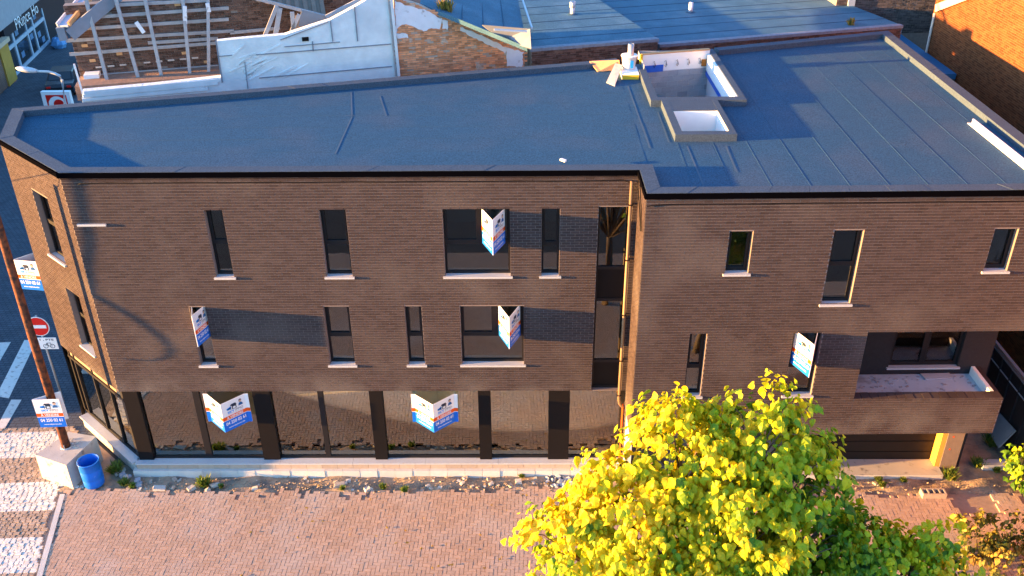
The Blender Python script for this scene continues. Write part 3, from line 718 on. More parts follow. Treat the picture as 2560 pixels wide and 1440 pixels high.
for r_ in range(12):
    for k in range(-1, 7):
        a = max(0.005, k * .40 + (.2 if r_ % 2 else 0)); b = min(2.49, k * .40 + .39 + (.2 if r_ % 2 else 0))
        if b - a > .06: MB().fbox(bk, a, b, 6.96 + r_ * .2, 6.96 + r_ * .2 + .188, .0, .012).build('block', X['cmu'], bb)
MB().fbox(bk, 0, 2.50, 9.372, 9.96, -.12, .0).build('foam_board', X['foam'], B)
MB().fbox(bk, 0, 2.50, 9.962, 10.0, -.14, .02).build('top_batten', X['wood'], B)
MB().fbox(bk, -.06, .02, 9.3, 9.99, -.05, .05).build('corner_batten', mat('yellow_batten', (.62, .42, .03), .7), B)
MB().fbox(bk, 0.03, .80, 9.34, 9.58, .016, .03).build('blue_film', X['bluefilm'], B)
MB().fbox(bk, 2.22, 2.44, 9.42, 9.66, .004, .05).build('wood_block', mat('brown_block', (.30, .13, .03), .8), B)
for k in range(5):
    s0 = .42 + k * .42
    MB().tube([bk.p(s0, 9.68, .01), bk.p(s0 + .03, 9.73, .05), bk.p(s0 + .09, 9.55, .05), bk.p(s0 + .05, 9.66, .05), bk.p(s0 + .0, 9.54, .05), bk.p(s0 + .05, 9.50, .05), bk.p(s0 + .07, 9.60, .02)], .008, 5).build('wire_tie', X['black'], B)
# flashing strip on the right upstand
MB().box(24.46, 24.60, .0, 3.7, ZR + .012, ZR + .03).build('flashing_strip', X['alu'], B)
MB().box(24.58, 24.62, .0, 3.7, ZR + .03, ZR + .15).build('flashing_strip', X['alu'], B)

# things left on the roof
v = thing('roof_vent', 'zinc flue pipe in a white bucket on a foam block, beside the open roof light', 'vent', (15.32, 8.72, ZR))
MB().box(15.02, 15.58, 8.1, 9.0, ZR + .004, 9.82).build('foam_block', X['foam'], v)
MB().box(15.03, 15.57, 8.075, 8.098, ZR + .01, 9.80).build('yellow_edge', mat('yellow_edge', (.75, .45, .03), .7), v)
MB().lathe((15.30, 8.78, 9.82), [(.0, .0), (.20, .0), (.25, .42), (.275, .42), (.275, .46), (.25, .46), (.0, .44)], 24).build('bucket', X['white'], v, True)
MB().box(15.33, 15.42, 8.53, 8.545, 9.90, 10.15).build('bucket_label', X['sgsky'], v)
MB().lathe((15.34, 8.80, 10.24), [(.12, .0), (.11, .1), (.10, .12), (.10, .40), (.085, .40), (.085, .2)], 18).build('flue_pipe', X['zinc'], v, True)
q = [uz(1538, 158, 9.95), uz(1556, 162, 9.95), uz(1537, 214, 9.68), uz(1516, 205, 9.68)]
tag(MB().hexa([p - Vector((0, 0, .035)) for p in q] + q).build('timber_board', X['greywood']), 'grey weathered board leaning beside the white bucket', 'board')
q = [uz(1474, 153, 9.87), uz(1548, 150, 9.98), uz(1551, 172, 9.72), uz(1494, 178, 9.69)]
tag(MB().hexa([p - Vector((0, 0, .03)) for p in q] + q).build('plywood_sheet', X['wood']), 'sunlit orange plywood sheet leaning on the rear roof edge', 'plywood')
q = uz(1407, 400, ZC + .02); tag(MB().beam(q - Vector((.05, -.05, 0)), q + Vector((.07, -.07, 0)), .07, .05).build('paper_roll', X['white']), 'small white scrap lying on the roof edge above the wide window', 'scrap')

# ------------------------------------------------------------------ for-sale boards
def text_mesh(txt, box, mt, y=-.006, bold=.02):
    cu = bpy.data.curves.new('t', 'FONT'); cu.body = txt; cu.size = 1; cu.offset = bold; cu.resolution_u = 3
    o = bpy.data.objects.new('t', cu); C.objects.link(o)
    bpy.context.view_layer.update()
    me = bpy.data.meshes.new_from_object(o.evaluated_get(bpy.context.evaluated_depsgraph_get()))
    C.objects.unlink(o); bpy.data.objects.remove(o)
    xs = [v.co.x for v in me.vertices]; ys = [v.co.y for v in me.vertices]; x0, x1, z0, z1 = box
    for v in me.vertices:
        a = x0 + (v.co.x - min(xs)) / (max(xs) - min(xs)) * (x1 - x0); c = z0 + (v.co.y - min(ys)) / (max(ys) - min(ys)) * (z1 - z0)
        v.co = (a, y, c)
    me.materials.clear(); me.materials.append(mt); return me
PW, PH = .77, 1.0
def flat(polys, mt, nm, y=-.006):
    b = MB()
    for P in polys: b.add([(x, y, z) for x, z in P], [tuple(range(len(P)))])
    return b.mesh(nm, mt)
def disc(cx, cz, r, n=14, sx=1.): return [(cx + sx * r * math.cos(2 * math.pi * k / n), cz + r * math.sin(2 * math.pi * k / n)) for k in range(n)]
def rect(a, b, c, d): return [(a, c), (b, c), (b, d), (a, d)]
PANEL = MB().box(0, PW, 0, .012, 0, PH).mesh('panel', X['white'])
BITS = [('orange_band', flat([rect(0, PW, .385, .505)], X['sgorange'], 'orange_band', -.003)),
        ('blue_band', flat([rect(0, PW, 0, .365)], X['sgblue'], 'blue_band', -.003)),
        ('lettering', text_mesh('À VENDRE', (.12, .64, .402, .505), X['white'])),
        ('lettering', text_mesh('04 250 02 61', (.07, .70, .20, .315), X['white'])),
        ('lettering', text_mesh('www.skyimmo.be', (.13, .64, .075, .13), X['white'])),
        ('lettering', text_mesh('SKY', (.17, .40, .575, .65), X['sgsky'], bold=.04)),
        ('lettering', text_mesh('IMMO', (.42, .66, .575, .65), X['sgnavy'], bold=-.005)),
        ('lettering', text_mesh('IMMOBILIER', (.18, .66, .53, .555), mat('sign_rose', (.55, .33, .28), .5), bold=0)),
        ('cloud', flat([disc(.22, .735, .04, sx=1.6), disc(.27, .75, .04), rect(.17, .30, .70, .735)], X['sgsky'], 'cloud')),
        ('house_logo', flat([[(.27, .80), (.32, .86), (.45, .86), (.49, .80)], rect(.33, .36, .67, .80), rect(.36, .465, .755, .80), rect(.445, .47, .67, .80), rect(.28, .30, .67, .78), rect(.355, .45, .67, .685)], X['sgnavy'], 'house_logo')),
        ('person_head', flat([disc(.60, .845, .045)], X['skin'], 'person_head')),
        ('person_hair', flat([[(.555, .85), (.565, .90), (.60, .915), (.64, .90), (.648, .86), (.62, .878), (.58, .878)]], X['sgnavy'], 'person_hair', -.008)),
        ('person_jacket', flat([[(.53, .70), (.55, .78), (.585, .80), (.625, .80), (.66, .77), (.68, .70)]], mat('jacket_blue', (.02, .12, .32), .6), 'person_jacket'))]
def add_panel(root, loc, rz):
    p = link('panel', PANEL, root, loc=loc); p.rotation_euler.z = rz
    for nm, me in BITS: link(nm, me, p)
    return p
FLW = MB().box(0, .10, -.004, .004, 0, PH).mesh('flange', X['white']); FLO = MB().box(0, .10, -.007, -.0042, .385, .505).mesh('orange_band', X['sgorange']); FLB = MB().box(0, .10, -.007, -.0042, 0, .365).mesh('blue_band', X['sgblue'])
GS = 'for-sale boards on the building'
def vsign(label, loc, rz, hw, flange=True):
    t = thing('for_sale_sign', label, 'sign', loc, GS, world=False); t.rotation_euler.z = rz
    pr = math.sqrt(PW * PW - hw * hw); a = math.atan2(pr, hw)
    add_panel(t, (-hw, 0, 0), -a); add_panel(t, (0, -pr, 0), a)
    if flange:
        for x0 in (-hw - .10, hw):
            f = link('flange', FLW, t, loc=(x0, 0, 0)); link('orange_band', FLO, f); link('blue_band', FLB, f)
    return t
vsign('wide-open V-shaped for-sale board on the shop window nearest the street corner', (3.10, -.02, 1.93), 0, .555)
vsign('wide-open V-shaped for-sale board on the large shop pane, middle of the ground floor', (9.16, -.02, 1.90), 0, .575)
vsign('narrow for-sale board in the wide top-floor window', (10.98, .12, 7.72), 0, .30, False)
vsign('narrow for-sale board in the wide middle-floor window', (11.37, .12, 4.83), 0, .30, False)
vsign('narrow for-sale board in the slim middle-floor window nearest the street corner', (2.80, .12, 4.85), 0, .195, False).scale = (1, .80, 1)
vsign('for-sale board in the tall window left of the balcony recess', WING.p(4.43, 4.85, -.12), TH, .30, False)
WEST = Fr((-3.62, 5.02), (P8[0] + 3.62, P8[1] - 5.02), (-.946, -.323))
vsign('for-sale board jutting out behind the sunlit corner, over the shaded street', WEST.p(2.3, 4.95, .02), math.atan2(WEST.u.y, WEST.u.x), .36, False)

# ------------------------------------------------------------------ rusty pole, its block and board, blue barrel
cb_ = thing('concrete_block', 'pale concrete footing block holding the rusty pole', 'block', (-2.15, -.1, 0))
q = [uz(88, 1137, .9), uz(165, 1163, .9), uz(240, 1091, .9), uz(172, 1080, .9)]
bs = [Vector((p.x, p.y, -.04)) for p in q]; ctr = sum(q, Vector()) / 4
bs = [Vector((ctr.x + (p.x - ctr.x) * 1.02, ctr.y + (p.y - ctr.y) * 1.02, -.04)) for p in q]
MB().hexa(bs + q).build('block_body', X['concrete'], cb_)
MB().tube([Vector((ctr.x + .16 * math.cos(t), ctr.y + .02 + .16 * math.sin(t), .915)) for t in (2 * math.pi * k / 16 for k in range(17))], .025, 6).build('steel_collar', X['galv'], cb_)
rb_ = random.Random(8); dm = MB()
for k in range(26):
    a, r_ = rb_.uniform(-.4, 1.6), rb_.uniform(.17, .42); s_ = rb_.uniform(.012, .035); x, y = ctr.x + r_ * math.cos(a), ctr.y + r_ * math.sin(a)
    dm.beam((x - s_, y, .90 + s_ * .5), (x + s_, y + s_ * .7, .90 + s_ * .5), s_, s_)
dm.build('cement_crumbs', X['concrete'], cb_, kind='stuff')
PX, PY = ctr.x - .02, ctr.y + .02
pole = thing('utility_pole', 'tall rusty brown pole standing in the concrete block by the street corner', 'pole', (PX, PY, .9))
MB().tube([(PX, PY, .86), (PX + .02, PY, 5), (PX + .07, PY, 8.0), (PX + .10, PY, 9.5)], [.125, .112, .105, .10], 16).build('pole_shaft', X['rust'], pole, True)
for k in range(3):
    a = k * 2.1 + .6; MB().beam((PX + .12 * math.cos(a), PY + .12 * math.sin(a), .90), (PX + .12 * math.cos(a), PY + .12 * math.sin(a), 1.05), .05, .02).build('wedge', X['galv'], pole)
ps = thing('for_sale_sign', 'folded for-sale board strapped round the rusty pole', 'sign', (PX, PY - .2, 1.85), GS, world=False)
add_panel(ps, (-.40, -.08, 0), R(3)); a_ = Vector((-.40, -.08, 0))
p2 = link('rear_panel', PANEL, ps, loc=(-.40, -.065, 0)); p2.rotation_euler.z = R(32)
MB().tube([(-.16, .05, .5), (0, -.02, .5), (.2, .15, .5)], .012, 6).build('strap', X['black'], ps)

br_ = thing('barrel', 'open blue plastic barrel with scraps inside, against the concrete block', 'barrel', (-1.17, -.55, 0))
MB().lathe((-1.17, -.55, 0), [(.0, .0), (.275, .0), (.29, .03), (.30, .25), (.285, .27), (.30, .30), (.305, .58), (.29, .60), (.305, .63), (.30, .86), (.315, .87), (.315, .90), (.29, .90), (.275, .6), (.27, .35), (.0, .33)], 32).build('barrel_body', X['barrel'], br_, True)
jm = MB(); rj = random.Random(2)
for k in range(14):
    a, r_ = rj.uniform(0, 6.28), rj.uniform(0, .18); x, y = -1.17 + r_ * math.cos(a), -.55 + r_ * math.sin(a); jm.beam((x - .05, y - .03, .37), (x + .05, y + rj.uniform(-.05, .05), .42), .05, .03)
jm.build('scraps', X['slate'], br_, kind='stuff')

# ------------------------------------------------------------------ no-entry sign
nx, ny = -3.93, 3.5
ne = thing('no_entry_sign', 'red and white no-entry sign with a small bicycle plate on a grey post', 'traffic sign', (nx, ny, -.03), world=True)
MB().tube([(nx + .02, ny + .05, -.03), (nx, ny + .05, 3.42)], .038, 12).build('post', X['galv'], ne, True)
def vdisc(cx, cz, y, r, mt_, nm, par, th=.02):
    m_ = MB(); n = 28; m_.add([(cx + r * math.cos(2 * math.pi * k / n), yy, cz + r * math.sin(2 * math.pi * k / n)) for yy in (y, y - th) for k in range(n)], [tuple(range(n)), tuple(range(2 * n - 1, n - 1, -1))] + [(k, (k + 1) % n, n + (k + 1) % n, n + k) for k in range(n)])
    return m_.build(nm, mt_, par)
dd = vdisc(nx, 3.05, ny, .36, X['white'], 'disc', ne); vdisc(nx, 3.05, ny - .021, .335, X['red'], 'red_field', dd, .006); MB().box(nx - .27, nx + .27, ny - .034, ny - .029, 2.99, 3.11).build('white_bar', X['white'], dd)
pl = MB().box(nx - .14, nx + .46, ny - .02, ny, 2.18, 2.62).build('plate', X['white'], ne)
for cx in (nx + .06, nx + .28): MB().tube([(cx + .075 * math.cos(t), ny - .027, 2.30 + .075 * math.sin(t)) for t in (2 * math.pi * k / 14 for k in range(15))], .008, 5).build('bicycle_wheel', X['sgnavy'], pl)
MB().tube([(nx + .06, ny - .027, 2.30), (nx + .12, ny - .027, 2.42), (nx + .24, ny - .027, 2.42), (nx + .28, ny - .027, 2.30), (nx + .16, ny - .027, 2.30), (nx + .12, ny - .027, 2.42)], .008, 5).build('bicycle_frame', X['sgnavy'], pl)
tm = text_mesh('1 , PTE', (nx - .08, nx + .38, 2.50, 2.58), X['sgnavy'], ny - .025); link('lettering', tm, pl)

# ------------------------------------------------------------------ street lamp, far traffic sign, parked car
lx, ly = -6.62, 14.
lamp = thing('street_lamp', 'pale curved street lamp behind the left end of the roof', 'lamp post', (lx, ly, 0))
a0, a1 = uy(155, 200, ly), uy(92, 178, ly); a2 = uy(40, 170, ly)
MB().tube([(lx, ly, -.03), (lx, ly, 6.9), a0, uy(150, 190, ly), uy(138, 184, ly), uy(120, 179, ly), a1], [.09, .07, .06, .055, .05, .05, .045], 12).build('post', X['lampgrey'], lamp, True)
hd = MB(); d_ = (a2 - a1)
for t, wd, hh in ((0, .10, .06), (.15, .15, .09), (.5, .19, .11), (.85, .15, .08), (1, .05, .03)):
    c_ = a1 + d_ * t; hd.v += [tuple(c_ + Vector((0, wd * math.cos(k * math.pi / 4), hh * math.sin(k * math.pi / 4)))) for k in range(8)]
for i in range(4):
    for k in range(8): hd.f.append((i * 8 + k, i * 8 + (k + 1) % 8, i * 8 + 8 + (k + 1) % 8, i * 8 + 8 + k))
hd.f += [tuple(range(7, -1, -1)), tuple(range(32, 40))]
hd.build('lamp_head', X['lampgrey'], lamp, True)
sx, sy = -13.5, 26.6
zs_ = thing('zone_sign', 'white framed road sign with red field and white ring in the shaded street', 'traffic sign', (sx, sy, 0))
MB().tube([(sx, sy + .1, -.03), (sx, sy + .1, 2.5)], .05, 10).build('post', X['galv'], zs_)
bx_ = MB().hexa([(sx - .80, sy, 2.4), (sx + .75, sy, 2.4), (sx + .75, sy + .25, 2.4), (sx - .80, sy + .25, 2.4), (sx - .80, sy, 3.5), (sx + .75, sy, 3.5), (sx + .75, sy + .25, 3.5), (sx - .80, sy + .25, 3.5)]).build('sign_box', X['white'], zs_)
rf = MB().box(sx - .58, sx + .55, sy - .012, sy - .002, 2.45, 3.32).build('red_field', X['red'], bx_)
vdisc(sx, 2.75, sy - .014, .50, X['white'], 'white_ring', bx_, .01); vdisc(sx + .08, 2.78, sy - .026, .30, X['red'], 'red_disc', bx_, .01)

def car(label, loc, rz):
    t = thing('parked_car', label, 'car', loc, world=False); t.rotation_euler.z = rz
    prof = [(-2.1, .35), (-2.1, .75), (-1.9, .92), (-1.25, 1.0), (-.75, 1.40), (.55, 1.45), (1.25, 1.02), (1.95, .90), (2.12, .65), (2.12, .35)]
    b = MB(); n = len(prof)
    for y, k in ((-.86, 1), (-.80, 1.0), (.80, 1.0), (.86, 1)):
        b.v += [(x, y * (.86 if z > 1.05 else 1), z if abs(y) < .85 else z * .96) for x, z in prof]
    for r_ in range(3):
        for i in range(n): b.f.append((r_ * n + i, r_ * n + (i + 1) % n, (r_ + 1) * n + (i + 1) % n, (r_ + 1) * n + i))
    b.f += [tuple(range(n - 1, -1, -1)), tuple(range(3 * n, 4 * n))]
    b.build('body', X['carpaint'], t)
    MB().add([(-1.22, -.66, 1.03), (-1.22, .66, 1.03), (-.78, .62, 1.385), (-.78, -.62, 1.385)], [(0, 1, 2, 3)]).build('rear_window', X['carglass'], t).location.x = -.012
    MB().add([(1.22, -.66, 1.05), (1.22, .66, 1.05), (.60, .62, 1.43), (.60, -.62, 1.43)], [(0, 1, 2, 3)]).build('windscreen', X['carglass'], t).location.x = .014
    for s_ in (-1, 1): MB().add([(-1.1, s_ * .70, 1.06), (1.05, s_ * .70, 1.06), (.5, s_ * .705, 1.38), (-.7, s_ * .705, 1.36)], [(0, 1, 2, 3)]).build('side_window', X['carglass'], t).location.y = s_ * .02
    for x in (-1.3, 1.35):
        for s_ in (-1, 1):
            wl = MB().tube([(x, s_ * .66, .32), (x, s_ * .87, .32)], .32, 18).build('wheel', X['rubber'], t); MB().tube([(x, s_ * .872, .32), (x, s_ * .88, .32)], .2, 14).build('rim', X['zinc'], wl)
    for s_ in (-1, 1): MB().box(2.09, 2.14, s_ * .6 - .15, s_ * .6 + .15, .66, .78).build('headlight', X['alu'], t); MB().box(-2.12, -2.08, s_ * .62 - .13, s_ * .62 + .13, .72, .85).build('tail_light', X['red'], t)
    return t
cp = uz(168, 222, 0); car('black car parked in the shaded street behind the ruined house', (cp.x, cp.y, -.03), R(104))
car('black car standing farther up the shaded street, mostly behind the brick gable end', (-18.9, 44.0, -.03), R(104))

# ------------------------------------------------------------------ corner shop far up the street
SH = Fr((-23.425, 41.253), (-.1765, .9843), (.9843, .1765))
sb_ = thing('corner_shop', 'grey rendered corner shop with dark glazing and pale blue frames, far up the street', 'shop', (-23.4, 41, 0))
MB().fbox(SH, -8, 16, 3.35, 8.5, -8, 0).build('upper_wall', X['render'], sb_)
MB().fbox(SH, -.6, 16, 0, 3.35, -8, -.35).build('lower_wall', X['darksheet'], sb_)
MB().fbox(SH, -.6, 9.3, 2.75, 3.34, -.34, .04).build('fascia_board', X['darksheet'], sb_)
fb = bpy.data.objects['fascia_board']
tm = text_mesh('PRince Ho', (0, 5.6, 0, .78), X['white'], bold=.0); tm2 = tm
for v_ in tm2.vertices: v_.co = SH.p(1.9 + v_.co.x, 2.68 + v_.co.z, .06)
link('lettering', tm2, fb)
gl = MB()
for s0, s1 in ((-.1, .12), (1.35, 1.7), (4.5, 4.75), (6.1, 6.35), (9.0, 9.2)): gl.fbox(SH, s0, s1, 0, 2.74, -.3, -.16)
for z0, z1 in ((0, .22), (1.75, 2.0)): gl.fbox(SH, .12, 9.0, z0, z1, -.3, -.165)
gl.build('shop_frame', X['shopframe'], sb_); gf = bpy.data.objects['shop_frame']
for s0, s1 in ((.12, 1.35), (1.7, 4.5), (4.75, 6.1), (6.35, 9.0)):
    for z0, z1 in ((.22, 1.75), (2.0, 2.74)): MB().fbox(SH, s0, s1, z0, z1, -.26, -.24).build('pane', X['carglass'], gf)
for s0, z0 in ((2.4, .6), (2.2, 2.2), (6.9, .9), (6.8, 2.25), (5.1, 1.2), (7.6, .35)): MB().fbox(SH, s0, s0 + .7, z0, z0 + .4, -.238, -.232).build('poster', mat('poster', (.10, .20, .34), .6, .5, 12), gf)
MB().fbox(SH, -2.4, -.62, 0, 2.6, -.2, .1).build('yellow_pillar', X['ochre'], sb_)
MB().fbox(SH, -8, -2.42, 0, 3.34, -8, 0).build('side_wall', X['housewall'], sb_)
MB().fbox(SH, -8, -.6, 2.62, 2.9, -.2, .3).build('ledge', mat('sandstone_ledge', (.55, .42, .30), .9), sb_)
for k, (px_, py_, s_) in enumerate([(147, 112, .55), (152, 104, .45), (139, 100, .35)]):
    c_ = uz(px_, py_, .2); b_ = MB(); rr = random.Random(k)
    b_.lathe((c_.x, c_.y, -.03), [(.0, 0), (s_ * .8, .02), (s_, s_ * .5), (s_ * .7, s_ * 1.0), (s_ * .2, s_ * 1.2), (.0, s_ * 1.25)], 9)
    b_.v = [(x + rr.uniform(-.09, .09), y + rr.uniform(-.09, .09), z + (rr.uniform(-.05, .05) if z > .1 else 0)) for x, y, z in b_.v]
    tag(b_.build('refuse_bag', mat('blue_bag', (.12, .30, .55), .5, .3, 5)), ('bluish refuse bag, largest of the heap by the shop', 'bluish refuse bag behind the largest one by the shop', 'small pale refuse bag at the end of the shop window')[k], 'bag', 'refuse bags by the corner shop')

def hung(nm, label, F, pts, X0, r_):
    q = []
    for p in pts:
        a, z = F.un(*p); w0 = F.p(a, z); k = (w0.x - X0) / SD.x; q.append(w0 - SD * k)
    fine = []
    for i in range(len(q) - 1):
        for t in (0, .34, .67): fine.append(q[i].lerp(q[i + 1], t))
    fine.append(q[-1]); n = len(fine)
    return tag(MB().tube(fine, [r_[0] + (r_[1] - r_[0]) * i / (n - 1) for i in range(n)], 6).build(nm, X['black']), label, 'cable', 'overhead cables'), q[0]
h1, a1_ = hung('hanging_cable', 'loose black cable hanging over the side street, outside the left edge', FRONT, [(195, 430), (200, 470), (212, 530), (228, 600), (222, 670), (232, 735), (290, 765), (350, 800), (410, 845), (432, 872), (425, 893), (385, 902), (310, 897)], -4.3, (.030, .020))
tag(MB().tube([(PX + .08, PY, 9.42), Vector((PX, PY, 9.42)).lerp(a1_, .5) + Vector((0, 0, -.15)), a1_, a1_ + Vector((-6, 2.4, -1.2)), (-16.45, 4.5, 7.4)], .012, 6).build('span_wire', X['black']), 'black span wire from the rusty pole over the side street, above the left edge', 'cable', 'overhead cables')

# houses across the street, left of the picture: they keep the street in shade
for k, (x0, x1, y0, y1, h) in enumerate([(-25, -16.4, 1.15, 12, 9.2), (-33, -21.5, 12.2, 24, 9.6), (-37, -26, 24.2, 38, 9.8)]):
    t = thing('terraced_house', ('nearest', 'middle', 'farthest')[k] + ' brick terraced house across the side street, outside the left edge', 'house', (x0, y0, 0), 'houses across the side street')
    MB().box(x0, x1, y0, y1, -.1, h - 1.5).build('wall', X['housewall'], t)
    xm = (x0 + x1) / 2; r_ = MB(); r_.add([(x0 - .2, y0 - .1, h - 1.5), (x1 + .2, y0 - .1, h - 1.5), (xm, y0 - .1, h), (x0 - .2, y1 + .1, h - 1.5), (x1 + .2, y1 + .1, h - 1.5), (xm, y1 + .1, h)], [(0, 1, 2), (5, 4, 3), (0, 2, 5, 3), (1, 4, 5, 2), (0, 3, 4, 1)])
    r_.build('roof', X['tile'], t)
    for yy in range(int(y0) + 2, int(y1) - 1, 3):
        for zz in (1.0, 4.2):
            f_ = MB().box(x1 - .05, x1 + .03, yy, yy + 1.2, zz, zz + 1.7).build('window', X['white'], t); MB().box(x1 + .031, x1 + .04, yy + .1, yy + 1.1, zz + .1, zz + 1.6).build('pane', X['carglass'], f_)

# ------------------------------------------------------------------ ruined house behind the left wing
RU = thing('ruined_house', 'roofless ruined brick house with bare rafters and white sheeting over its wall', 'ruin', (3, 9, 0))
def bo(px, py, o): return BACK.un(px, py, o)
BACK0 = BACK
BACK = Fr(BACK0.p(0, 0, -2.4), BACK0.u, BACK0.n)
OB = -2.6                                                   # the sooty inner wall stands this far behind the party wall
sw = MB(); sw.fbox(BACK, 1.1, 10.9, 0, 11.7, OB - .4, OB); sooty = sw.build('inner_wall', X['oldmortar'], RU)
FO = Fr(BACK.p(0, 0, OB), BACK.u, BACK.n)
rq = random.Random(21)
bl = courses(1.1, 10.9, 8.0, 11.7, L=.225, H=.074, jit=.012, rnd=rq, keep=lambda s, z: rq.random() > .012)
lay(FO, bl, sooty, X['oldbrick'], proud=.018, n_single=200)
def on_wall(p, q, o, w, h, nm, mt_, ext=0.):
    a, b = bo(*p, o), bo(*q, o); A, Bq = BACK.p(*a, o), BACK.p(*b, o); A, Bq = A, Bq + (Bq - A) * ext
    return MB().beam(A, Bq, w, h, up=BACK.n).build(nm, mt_, RU)
for p, q in [((165, 102), (585, 77)), ((208, 72), (572, 48)), ((244, 42), (572, 20)), ((297, 12), (517, 1)), ((174, 136), (545, 107)), ((222, 191), (547, 165)), ((575, 82), (700, 70)), ((370, 107), (545, 96))]:
    on_wall(p, q, OB + .06, .11, .05, 'batten', X['greywood'])
for p, q in [((270, 208), (215, 0)), ((348, 202), (290, 0)), ((405, 196), (363, 0)), ((475, 187), (457, 0)), ((522, 182), (520, 0))]:
    a, b = bo(*p, OB + .7), bo(*q, OB + .16); A, Bq = BACK.p(*a, OB + .7), BACK.p(*b, OB + .16)
    rf_ = MB().beam(A, Bq + (Bq - A) * .03, .11, .14, up=BACK.n).build('rafter', X['greywood'], RU)
for (p, q) in [((462, 15), (463, 60)), ((518, 8), (523, 30)), ((340, 55), (360, 82))]:
    on_wall(p, q, OB + .35, .13, .05, 'torn_felt', X['plaster'])
for k in range(9):
    x = 240 + k * 30
    if k in (3,): continue
    a = bo(x, 170 - k * 2.9, OB); MB().fbox(FO, a[0], a[0] + .22, a[1], a[1] + .055, .0, .03).build('pale_brick', X['palebrick'], sooty)
for (x, y) in [(205, 118), (292, 138), (225, 155), (455, 136), (510, 158), (437, 15), (225, 200)]:
    a = bo(x, y, OB); MB().fbox(FO, a[0], a[0] + .2, a[1], a[1] + .1, .0, .03).build('spalled_brick', X['wood'], sooty)
# rough ledge at the foot of the wall with plaster remains
zl = bo(400, 200, OB + 1.3)[1]
MB().fbox(BACK, 1.1, 6.3, zl - .5, zl, OB + .0, OB + 1.3).build('rubble_ledge', mat('rubble_ledge', (.26, .17, .13), 1, .4, 6, .9, 18), RU)
MB().fbox(BACK, 1.3, 1.8, zl + .001, zl + .14, OB + .02, OB + .5).build('plaster_lump', X['plaster'], RU)
# white sheeting over the party wall
def bpoly(pts, o): return [bo(*p, o) for p in pts]
SHT = [(207, 330), (205, 228), (380, 212), (552, 193), (542, 103), (590, 98), (712, 87), (772, 67), (825, 50), (890, 15), (915, 0), (978, -4), (985, 100), (1000, 270)]
MB().fprism(BACK, bpoly(SHT, -.02), -.30, -.02).build('white_sheeting', X['tarp'], RU)
rt = random.Random(4)
for p, q, w_r in [((640, 137), (978, 110), .035), ((648, 195), (980, 166), .035), ((711, 117), (850, 105), .03), ((886, 16), (894, 103), .045), ((826, 52), (832, 104), .035), ((781, 103), (783, 128), .04), ((612, 155), (620, 225), .03), ((545, 141), (580, 138), .03), ((700, 100), (820, 55), .03), ((540, 102), (556, 206), .06)]:
    on_wall(p, q, .0, w_r * .8, .03, 'lath', X['greysheet'])
for p, q in [((210, 232), (552, 200)), ((208, 240), (545, 208)), ((206, 250), (520, 222))]:
    on_wall(p, q, .0, .10, .05, 'sheet_fold', X['tarp'])
for k in range(16):                                          # creases where the sheeting sags
    x = rt.uniform(560, 720); y = rt.uniform(140, 205); on_wall((x, y), (x + rt.uniform(25, 70), y - rt.uniform(10, 40)), -.015, rt.uniform(.03, .07), .03, 'sheet_crease', X['tarp'])
on_wall((978, -4), (997, 190), .03, .10, .10, 'corner_pipe', X['tarp'])
on_wall((971, -4), (990, 190), .02, .05, .06, 'corner_lath', X['greywood'])
MB().fbox(BACK, *[bo(755, 98, 0)[0], bo(772, 98, 0)[0]], bo(760, 103, 0)[1], bo(760, 93, 0)[1], -.02, .02).build('tear', X['black'], RU)
for p, q, wd in [((692, 15), (645, 132), .13), ((700, 20), (682, 128), .16), ((748, 36), (725, 86), .12), ((730, 30), (735, 84), .14)]:
    on_wall(p, q, -.6, wd, .08, 'leaning_post', X['greywood'])
# remains of roofing: corrugated sheet, gutter and lead flashing
cr_ = MB(); pa, pb, pc = BACK.p(*bo(640, 0, -2.), -2.), BACK.p(*bo(815, 40, -1.3), -1.3), None
for k in range(16):
    t0, t1 = k / 16, (k + 1) / 16; A = pa.lerp(pb, t0); A1 = pa.lerp(pb, t1); up = Vector((-.25, .95, .55)) * 1.9; dz = Vector((0, 0, .05)) if k % 2 else Vector((0, 0, 0))
    cr_.add([A + dz, A1 + dz, A1 + up + dz, A + up + dz, A + dz - Vector((0, 0, .05)), A1 + dz - Vector((0, 0, .05)), A1 + up + dz - Vector((0, 0, .05)), A + up + dz - Vector((0, 0, .05))], [(0, 1, 2, 3), (4, 7, 6, 5), (0, 4, 5, 1), (0, 3, 7, 4), (1, 5, 6, 2)])
cr_.build('corrugated_sheet', X['corr'], RU)
on_wall((600, -14), (818, 42), -1.25, .10, .10, 'verge_board', X['greywood']); on_wall((815, 42), (900, -2), -1.0, .12, .08, 'lead_flashing', X['slate'])
on_wall((750, 45), (815, 60), -1.2, .55, .06, 'dark_board', X['greysheet']); on_wall((735, 60), (800, 75), -1.22, .6, .05, 'plank_panel', mat('brown_plank', (.28, .21, .17), .9, .3, 8), )
gA, gB = BACK.p(*bo(158, 66, -2.), -2.), BACK.p(*bo(212, 0, -3.4), -3.4); gB = gB + (gB - gA) * .5
MB().beam(gA, gB, .34, .06).build('box_gutter', X['shopframe'], RU); MB().beam(gA + Vector((.20, 0, .06)), gB + Vector((.2, 0, .06)), .07, .16).build('gutter_lip', X['wood'], RU); MB().beam(gA + Vector((-.2, 0, .05)), gB + Vector((-.2, 0, .05)), .05, .14).build('gutter_lip', X['lampgrey'], RU)
kA, kB = BACK.p(*bo(175, 88, -2.), -2.), BACK.p(*bo(280, 0, -2.6), -2.6); MB().beam(kA, kB + (kB - kA) * .3, .08, .42).build('gutter_board', X['greysheet'], RU)
on_wall((150, 68), (160, 100), -2., .25, .2, 'gutter_end', X['greysheet'])
on_wall((185, 160), (207, 235), OB + 1.4, .06, .05, 'edge_lath', X['plaster'])

